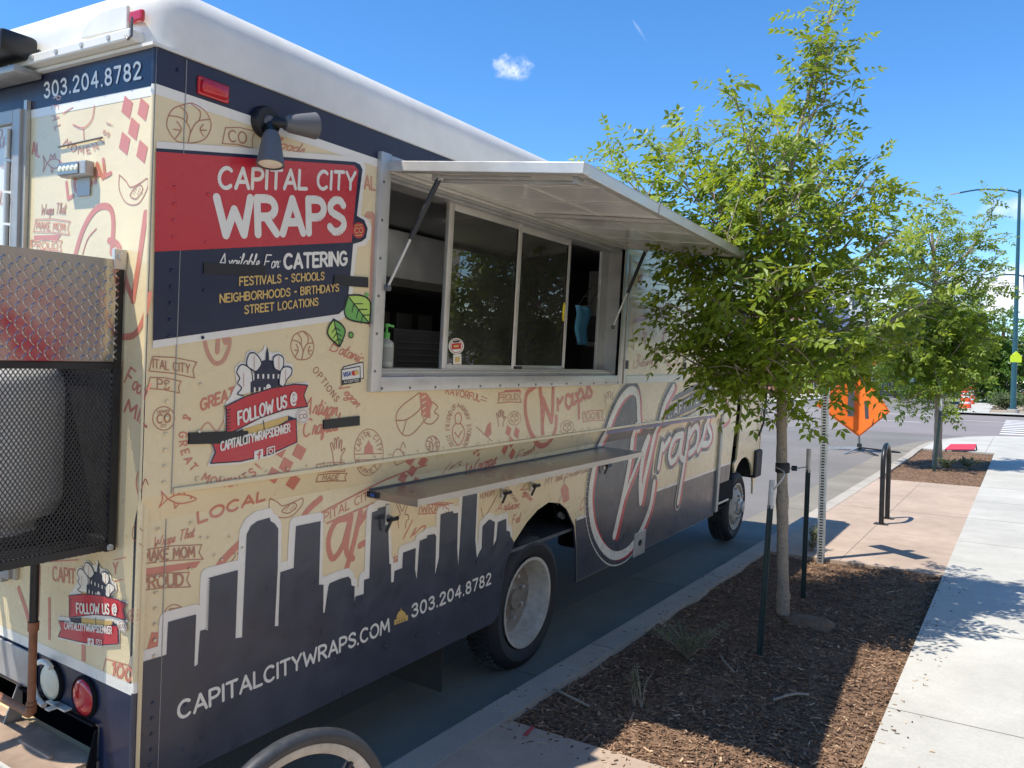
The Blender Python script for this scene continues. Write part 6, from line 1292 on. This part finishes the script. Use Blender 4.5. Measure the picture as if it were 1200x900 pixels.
for i, (t, x, y, s) in enumerate(dl):
    o = dr0 if i == 0 else copy_tree(dr0); g = gnd(x, y, 0.02); o.location = g; o.scale = (s * 1.15, s * 1.15, s * 1.12); tag(o, 'orange and white traffic drum ' + t, 'traffic drum', 'traffic drums along the far street')
# trailer with an orange boom beyond the drums
tg = gnd(1158, 468.5, .02); tr_ = empty('work_trailer', tg); tag(tr_, 'orange and white road work trailer with black wheels beyond the drums', 'trailer')
m = MB(); m.bar(RH * -1.2 + Vector((0, 0, .55)), RH * 4.5 + Vector((0, 0, .75)), .3, .22, 'drum'); m.build('drawbar', tr_)
m = MB(); m.box((-2.0, -.5, .5), (-.6, .5, 1.7), 'drumwhite', .05); m.box((-1.5, -.52, 1.2), (-.7, .4, 2.3), 'drum', .05); m.build('housing', tr_)
for d_ in (-.9, 3.0): m = MB(); m.lathe([(0, -.12), (.42, -.12), (.42, .12), (0, .12)], RH * d_ + Vector((0, -.2, .42)), FH, 'rubber', 18); m.build('wheel', tr_)
# lamp posts
def lamp(px, py, ptop, arms, lab, w0, w1):
    b = gnd(px, py, .13); D_ = (b - CAM).dot(fw); f_ = lambda x, y: at_px(x, y, D_) - b; top = f_(*ptop); s = D_ / FPX
    r_ = empty('street_lamp', b); tag(r_, lab, 'street lamp', 'street lamps beyond the crossing')
    m = MB(); m.lathe([(0, 0), (6.6 * s, 0), (6.4 * s, 4.6 * s), (5.6 * s, 5 * s), (0, 5 * s)], (0, 0, -.02), (0, 0, 1), 'kerb', 20); m.build('foundation', r_, smooth=30)
    m = MB(); m.tube([(0, 0, 4.8 * s), (0, 0, 6.4 * s)], w0 * s * 1.5, 'lamp_green', 12); m.tube([(0, 0, 5 * s), tuple(top * .5), tuple(top)], [w0 * s, (w0 + w1) * .5 * s, w1 * s], 'lamp_green', 14); m.build('pole', r_, smooth=50)
    for arm in arms:
        P_ = cr([tuple(f_(*q)) for q in arm], 5); m = MB(); m.tube(P_, .9 * s, 'lamp_green', 8); a = m.build('arm', r_, smooth=50)
        e = Vector(P_[-1]); d_ = (Vector(P_[-1]) - Vector(P_[-2])).normalized(); m = MB(); m.bar(e, e + d_ * 11 * s, 4.2 * s, 1.5 * s, 'alu'); m.build('lamp_head', a, bevel=.02)
    return r_, f_, s
l1, f1, s1_ = lamp(1187, 484, (1195, 222), [[(1195, 226), (1180, 223), (1150, 222), (1124, 226)]], 'tall blue-green street lamp with its arm reaching left above the second tree', 3.2, 1.5)
l2, f2, s2_ = lamp(1206, 466, (1200, 322), [[(1200, 324), (1190, 322), (1175, 322), (1166, 324)]], 'farther street lamp half out of the picture behind the tall one', 1.7, 1.0)
ys = MB(); c = at_px(1191, 421, (l1.location - CAM).dot(fw) - .5)
q = [RH * sx * 6.2 * s1_ + Vector((0, 0, sz * 6.2 * s1_)) for sx, sz in ((-1, -.55), (1, -.55), (1, .6), (0, 1.5), (-1, .6))]
ysm = mat('yellow_green_sheet', (.72, .86, .02), .4); ys.mesh([c + v for v in q] + [c + v + FH * .05 for v in q], [(0, 1, 2, 3, 4), (9, 8, 7, 6, 5)] + [(i, (i + 1) % 5, (i + 1) % 5 + 5, i + 5) for i in range(5)], ysm)
tag(ys.build('crossing_sign'), 'bright yellow-green five-sided crossing sign on the street lamp pole', 'sign')
# far buildings
def building(name, p0, p1, H_, depth, wall, storeys, bays, lab, rooft='flat', trim='white', gap=None):
    a = Vector((p0.x, p0.y, 0)); b = Vector((p1.x, p1.y, 0)); d = (b - a); W_ = d.length; d.normalize(); back = Vector((-d.y, d.x, 0))
    if back.dot(FH) < 0: back = -back
    r_ = empty(name, a); tag(r_, lab, 'building', 'buildings beyond the crossing')
    P = lambda u, v, z: d * u + back * v + Vector((0, 0, z))
    def bx(m, u0, u1, v0, v1, z0, z1, mm):
        vs = [P(u, v, z) for z in (z0, z1) for u, v in ((u0, v0), (u1, v0), (u1, v1), (u0, v1))]; m.mesh(vs, [(0, 3, 2, 1), (4, 5, 6, 7), (0, 1, 5, 4), (1, 2, 6, 5), (2, 3, 7, 6), (3, 0, 4, 7)], mm)
    m = MB(); bx(m, 0, W_, 0, depth, 0, H_, wall); wl = m.build('wall', r_)
    m = MB(); bx(m, -.4, W_ + .4, -.4, depth + .4, H_, H_ + .35, trim); m.build('roof', r_)
    bw = W_ / bays; sh_ = H_ / storeys
    for i in range(bays):
        for j in range(storeys):
            m = MB(); u0, u1 = (i + .26) * bw, (i + .74) * bw; z0, z1 = j * sh_ + .28 * sh_, j * sh_ + .82 * sh_; bx(m, u0 - .12, u1 + .12, -.10, .0, z0 - .12, z1 + .12, trim); w_ = m.build('window', r_); m = MB(); bx(m, u0, (u0 + u1) / 2 - .05, -.14, -.102, z0, z1, 'winglass'); bx(m, (u0 + u1) / 2 + .05, u1, -.14, -.102, z0, z1, 'winglass'); m.build('pane', w_)
    return r_, bx, W_
M['winglass'] = mat('dark_window', (.03, .04, .055), .08, 0, .3)
M['bluegrey'] = mat('blue_grey_cladding', (.20, .26, .34), .7, 0, 0, (1, .08, 4)); M['darkgrey'] = mat('dark_grey_cladding', (.13, .135, .145), .7, 0, 0, (1, .08, 4)); M['brickred'] = mat('red_brown_brick', (.30, .14, .10), .85, 0, 0, ((1, .15, 4), (12, .15, 3))); M['offwhite'] = mat('off_white_render', (.66, .66, .64), .8, 0, 0, (1, .05, 4))
def gp(px, D_): p = CAM + (fw + rt * ((px - 600) / FPX)) * D_; return Vector((p.x, p.y, 0))
r1, bx1, W1 = building('town_house', gp(962, 92), gp(990, 93), 9.5, 10, 'bluegrey', 3, 2, 'blue-grey town house with white windows seen through the ash leaves')
m = MB(); 
for z in (3.1, 6.2): bx1(m, .3, W1 - .3, -1.4, 0, z - .1, z + .1, 'offwhite'); bx1(m, .3, W1 - .3, -1.4, -1.32, z + .1, z + 1.1, 'darkgrey')
m.build('balcony', r1)
building('town_house', gp(992, 96), gp(1016, 97), 12.5, 10, 'offwhite', 4, 2, 'tall off-white town house with dark windows behind the orange work sign')
building('town_house', gp(1018, 92), gp(1062, 94), 8.0, 10, 'darkgrey', 3, 3, 'dark grey town house partly hidden by the second tree')
building('town_house', gp(918, 92), gp(960, 92), 12.0, 10, 'brickred', 4, 3, 'red-brown brick town house left of the blue-grey one')
building('town_house', gp(868, 100), gp(914, 98), 9.0, 10, 'offwhite', 3, 3, 'pale low town house just right of the truck front')
building('town_house', gp(1070, 112), gp(1128, 114), 7.0, 10, 'bluegrey', 2, 4, 'low blue-grey building behind the row of drums')
for k, (px_, D_, h_, lab) in enumerate(((1090, 104, 8, 'round green tree behind the row of drums'), (1215, 88, 9, 'green tree at the right edge behind the lamp'), (1050, 86, 7, 'small green tree in front of the dark grey town house'), (850, 90, 8, 'green tree far down the street by the truck front'))):
    b = gp(px_, D_); lm_ = []
    for j in range(34):
        a = U(0, 6.283); r = U(.2, 1) * h_ * .42; lm_.append((h_ * U(.25, .5), (math.cos(a) * r, math.sin(a) * r, h_ * U(.35, 1.0) * (1.1 - .35 * r / (h_ * .42)))))
    o = tree('street_tree', b, [(0, 0, 0), (0, 0, h_ * .3), (0.1, 0, h_ * .6), (0, .1, h_ * .9)], [.2, .16, .1, .03], lm_, .9, .95, 2, .26, 'locust', 'barkdark', tw=(.6, 1.6), dens=.7); tag(o, lab, 'tree', 'trees beyond the crossing')
def car(px_, py_, mm, lab, L_=4.5, rz=0.):
    b = gnd(px_, py_, .02); r_ = empty('parked_car', b, rz); tag(r_, lab, 'car', 'cars in the far street')
    prof_ = [(-L_ / 2, .35), (-L_ / 2, .85), (-L_ * .44, .95), (-L_ * .22, 1.0), (-L_ * .1, 1.42), (L_ * .2, 1.45), (L_ * .36, 1.0), (L_ * .47, .92), (L_ / 2, .7), (L_ / 2, .35)]
    m = MB(); m.poly([prof_], lambda y, z: (-.88, y, z), mm, (1.76, 0, 0)); m.build('body', r_, bevel=.05)
    m = MB(); m.poly([[(-L_ * .2, 1.0), (-L_ * .09, 1.36), (L_ * .19, 1.39), (L_ * .33, 1.0)]], lambda y, z: (-.89, y, z), 'winglass', (1.78, 0, 0)); m.box((-.75, L_ * .18, 1.03), (.75, L_ * .345, 1.36), 'winglass'); m.build('windows', r_)
    for sx in (-.8, .8):
        for y in (-L_ * .31, L_ * .31): m = MB(); m.lathe([(0, -.11), (.2, -.11), (.33, -.1), (.33, .1), (.2, .11), (0, .11)], (sx, y, .33), (1, 0, 0), 'rubber', 18); m.build('wheel', r_, smooth=40)
car(1127, 461, mat('blue_car', (.05, .10, .25), .3, 0, .5), 'small blue car far down the street left of the drums', 4.4, .1)
car(1183, 463, mat('white_car', (.7, .7, .7), .3, 0, .5), 'white car parked beyond the shrubs at the right', 4.6, 1.4)
car(1168, 460, mat('dark_car', (.02, .02, .025), .3, 0, .5), 'dark car far away under the broad tree', 4.6, .1)

# ---- things in and on the truck
def on_truck(o): o.matrix_world = TM @ o.matrix_world
# bottle on the window sill
q = plane(452, 430, 0, -.07); sbt = empty('soap_bottle'); m = MB(); m.lathe([(0, 0), (.033, .0), (.036, .006), (.036, .10), (.032, .118), (.014, .130), (.014, .14)], (0, 0, 0), (0, 0, 1), mat('cloudy_plastic', (.42, .44, .36), .3), 24); m.build('bottle', sbt, smooth=50)
m = MB(); m.lathe([(.0365, .028), (.0365, .095)], (0, 0, 0), (0, 0, 1), mat('bottle_label', (.30, .31, .27), .5), 24); m.build('bottle_label', sbt, smooth=60)
m = MB(); m.lathe([(.016, .135), (.016, .16), (.006, .162), (.006, .185), (.013, .187), (.013, .20), (0, .2)], (0, 0, 0), (0, 0, 1), mat('green_pump', (.10, .42, .08), .4), 16); m.bar((0, 0, .194), (0, .045, .190), .01, .01, bpy.data.materials['green_pump']); m.build('pump', sbt, smooth=50)
sbt.matrix_world = TM @ Matrix.Translation((-.075, q.y, 1.789)); sbt.scale = (1, 1, 1); tag(sbt, 'soap bottle with a green pump on the window sill', 'bottle')
bk = MB(); bk.lathe([(0, 0), (.095, 0), (.12, .17), (.128, .17), (.128, .19), (.115, .19), (.09, .01)], (0, 0, 0), (0, 0, 1), mat('grey_white_tub', (.55, .55, .54), .4), 28); o = bk.build('tub', smooth=40); q = plane(627, 430, 0, -.36); o.matrix_world = TM @ Matrix.Translation((-.36, q.y, 1.632)); tag(o, 'round white tub on the counter behind the sliding window', 'tub')
m = MB(); vs = []; fs = []
for i in range(9):
    for j in range(9): vs.append((.03 * math.sin(i * 1.3) + .01 * math.sin(j), (i - 4) * .03 * (1 - .05 * j), -j * .035))
for i in range(8):
    for j in range(8): a = i * 9 + j; fs.append((a, a + 1, a + 10, a + 9))
m.mesh(vs, fs, mat('blue_cloth', (.10, .33, .52), .85)); o = m.build('towel', smooth=180); sm = o.modifiers.new('s', 'SOLIDIFY'); sm.thickness = .006; q = plane(683, 362, 0, -.33); o.matrix_world = TM @ Matrix.Translation((-.33, q.y, q.z + .02)); tag(o, 'light blue towel hanging inside the window at the right', 'towel')
# tank in the cage
tk = empty('propane_tank'); ty = plane(88, 520, 0, -.52).y; R_ = .285
dv = TI @ ray(88, 520); dv.z = 0; dv.normalize(); nl = Vector((-dv.y, dv.x, 0)); pt = plane(88, 520, 0, -.52) + nl * R_
if pt.y - ty > .3: pass
m = MB(); m.lathe([(0, .03), (.16, .03), (.24, .06), (R_, .13), (R_, .50), (.25, .60), (.15, .645), (.03, .655)], (0, 0, 0), (0, 0, 1), 'tank', 40); m.lathe([(.18, 0), (.18, .06)], (0, 0, 0), (0, 0, 1), 'tank', 30); m.build('cylinder', tk, smooth=50)
m = MB(); m.lathe([(.13, .62), (.13, .70)], (0, 0, 0), (0, 0, 1), 'tank', 30); m.build('collar', tk); m = MB(); m.lathe([(.03, .64), (.03, .72), (.015, .73), (.015, .76), (0, .76)], (0, 0, 0), (0, 0, 1), 'alud', 12); m.build('valve', tk)
tk.matrix_world = TM @ Matrix.Translation((pt.x, pt.y, CZ0 + .004)); tag(tk, 'grey propane tank standing inside the black mesh cage', 'gas tank')
# wheel standing on the pad at the bottom edge of the picture
R_ = .34; rz_ = (.148 + 2 * R_ - CAM.z) / ray(345, 860).z; wt = CAM + ray(345, 860) * rz_
swh = empty('cart_wheel'); m = MB(); m.lathe([(R_ * .885, .012), (R_ * .90, .020), (R_ * .95, .024), (R_ * .985, .016), (R_, 0), (R_ * .985, -.016), (R_ * .95, -.024), (R_ * .90, -.020), (R_ * .885, -.012)], (0, 0, 0), (1, 0, 0), mat('worn_tyre', (.03, .032, .036), .5, noise=((10, .3, 5), (60, .2, 3))), 72); m.build('tyre', swh, smooth=50)
m = MB(); m.lathe([(R_ * .895, .010), (R_ * .885, .015), (R_ * .83, .013), (R_ * .80, .004), (R_ * .80, -.004), (R_ * .83, -.013), (R_ * .885, -.015)], (0, 0, 0), (1, 0, 0), 'rim', 72); m.build('rim', swh, smooth=40)
m = MB(); m.tube([(-.05, 0, 0), (.05, 0, 0)], .03, 'blackmetal', 14)
for k in range(4): a = k * math.pi / 2 + math.pi / 4; m.bar((0, math.cos(a) * .025, math.sin(a) * .025), (0, math.cos(a) * R_ * .81, math.sin(a) * R_ * .81), .012, .02, 'blackmetal', (1, 0, 0))
m.build('spokes', swh)
swh.location = (wt.x, wt.y, .148 + R_); swh.rotation_euler = (0, 0, -.10); tag(swh, 'wheel with a pale rim at the bottom edge below the web address', 'wheel')
# shop added out of frame: its sunlit front lights and mirrors in the truck side
M['stucco'] = mat('warm_stucco', (.58, .50, .39), .9, 0, 0, ((1, .08, 5), (30, .06, 4)))
sp_ = empty('fill_shop', (11.5, -16, 0)); tag(sp_, 'unseen warm stucco shop front with a red door, added to light the truck side', 'building')
m = MB(); m.box((0, 0, 0), (9, 34, 7.2), 'stucco'); m.box((-.15, -.1, 7.2), (9.1, 34.1, 7.6), 'awnwhite'); m.build('wall', sp_)
for k in (0, 1, 2, 4, 5):
    m = MB(); m.box((-.06, 1.6 + 5.4 * k, .7), (-.001, 5.2 + 5.4 * k, 3.0), 'darkgrey'); w_ = m.build('window', sp_); m = MB(); m.box((-.08, 1.75 + 5.4 * k, .85), (-.061, 5.05 + 5.4 * k, 2.85), 'winglass'); m.build('pane', w_)
m = MB(); m.box((-.12, 21.3, .1), (-.001, 22.3, 1.9), mat('red_reflection_paint', (.62, .03, .06), .5)); m.build('door', sp_)  # red door added only for the red reflection in the tread plate
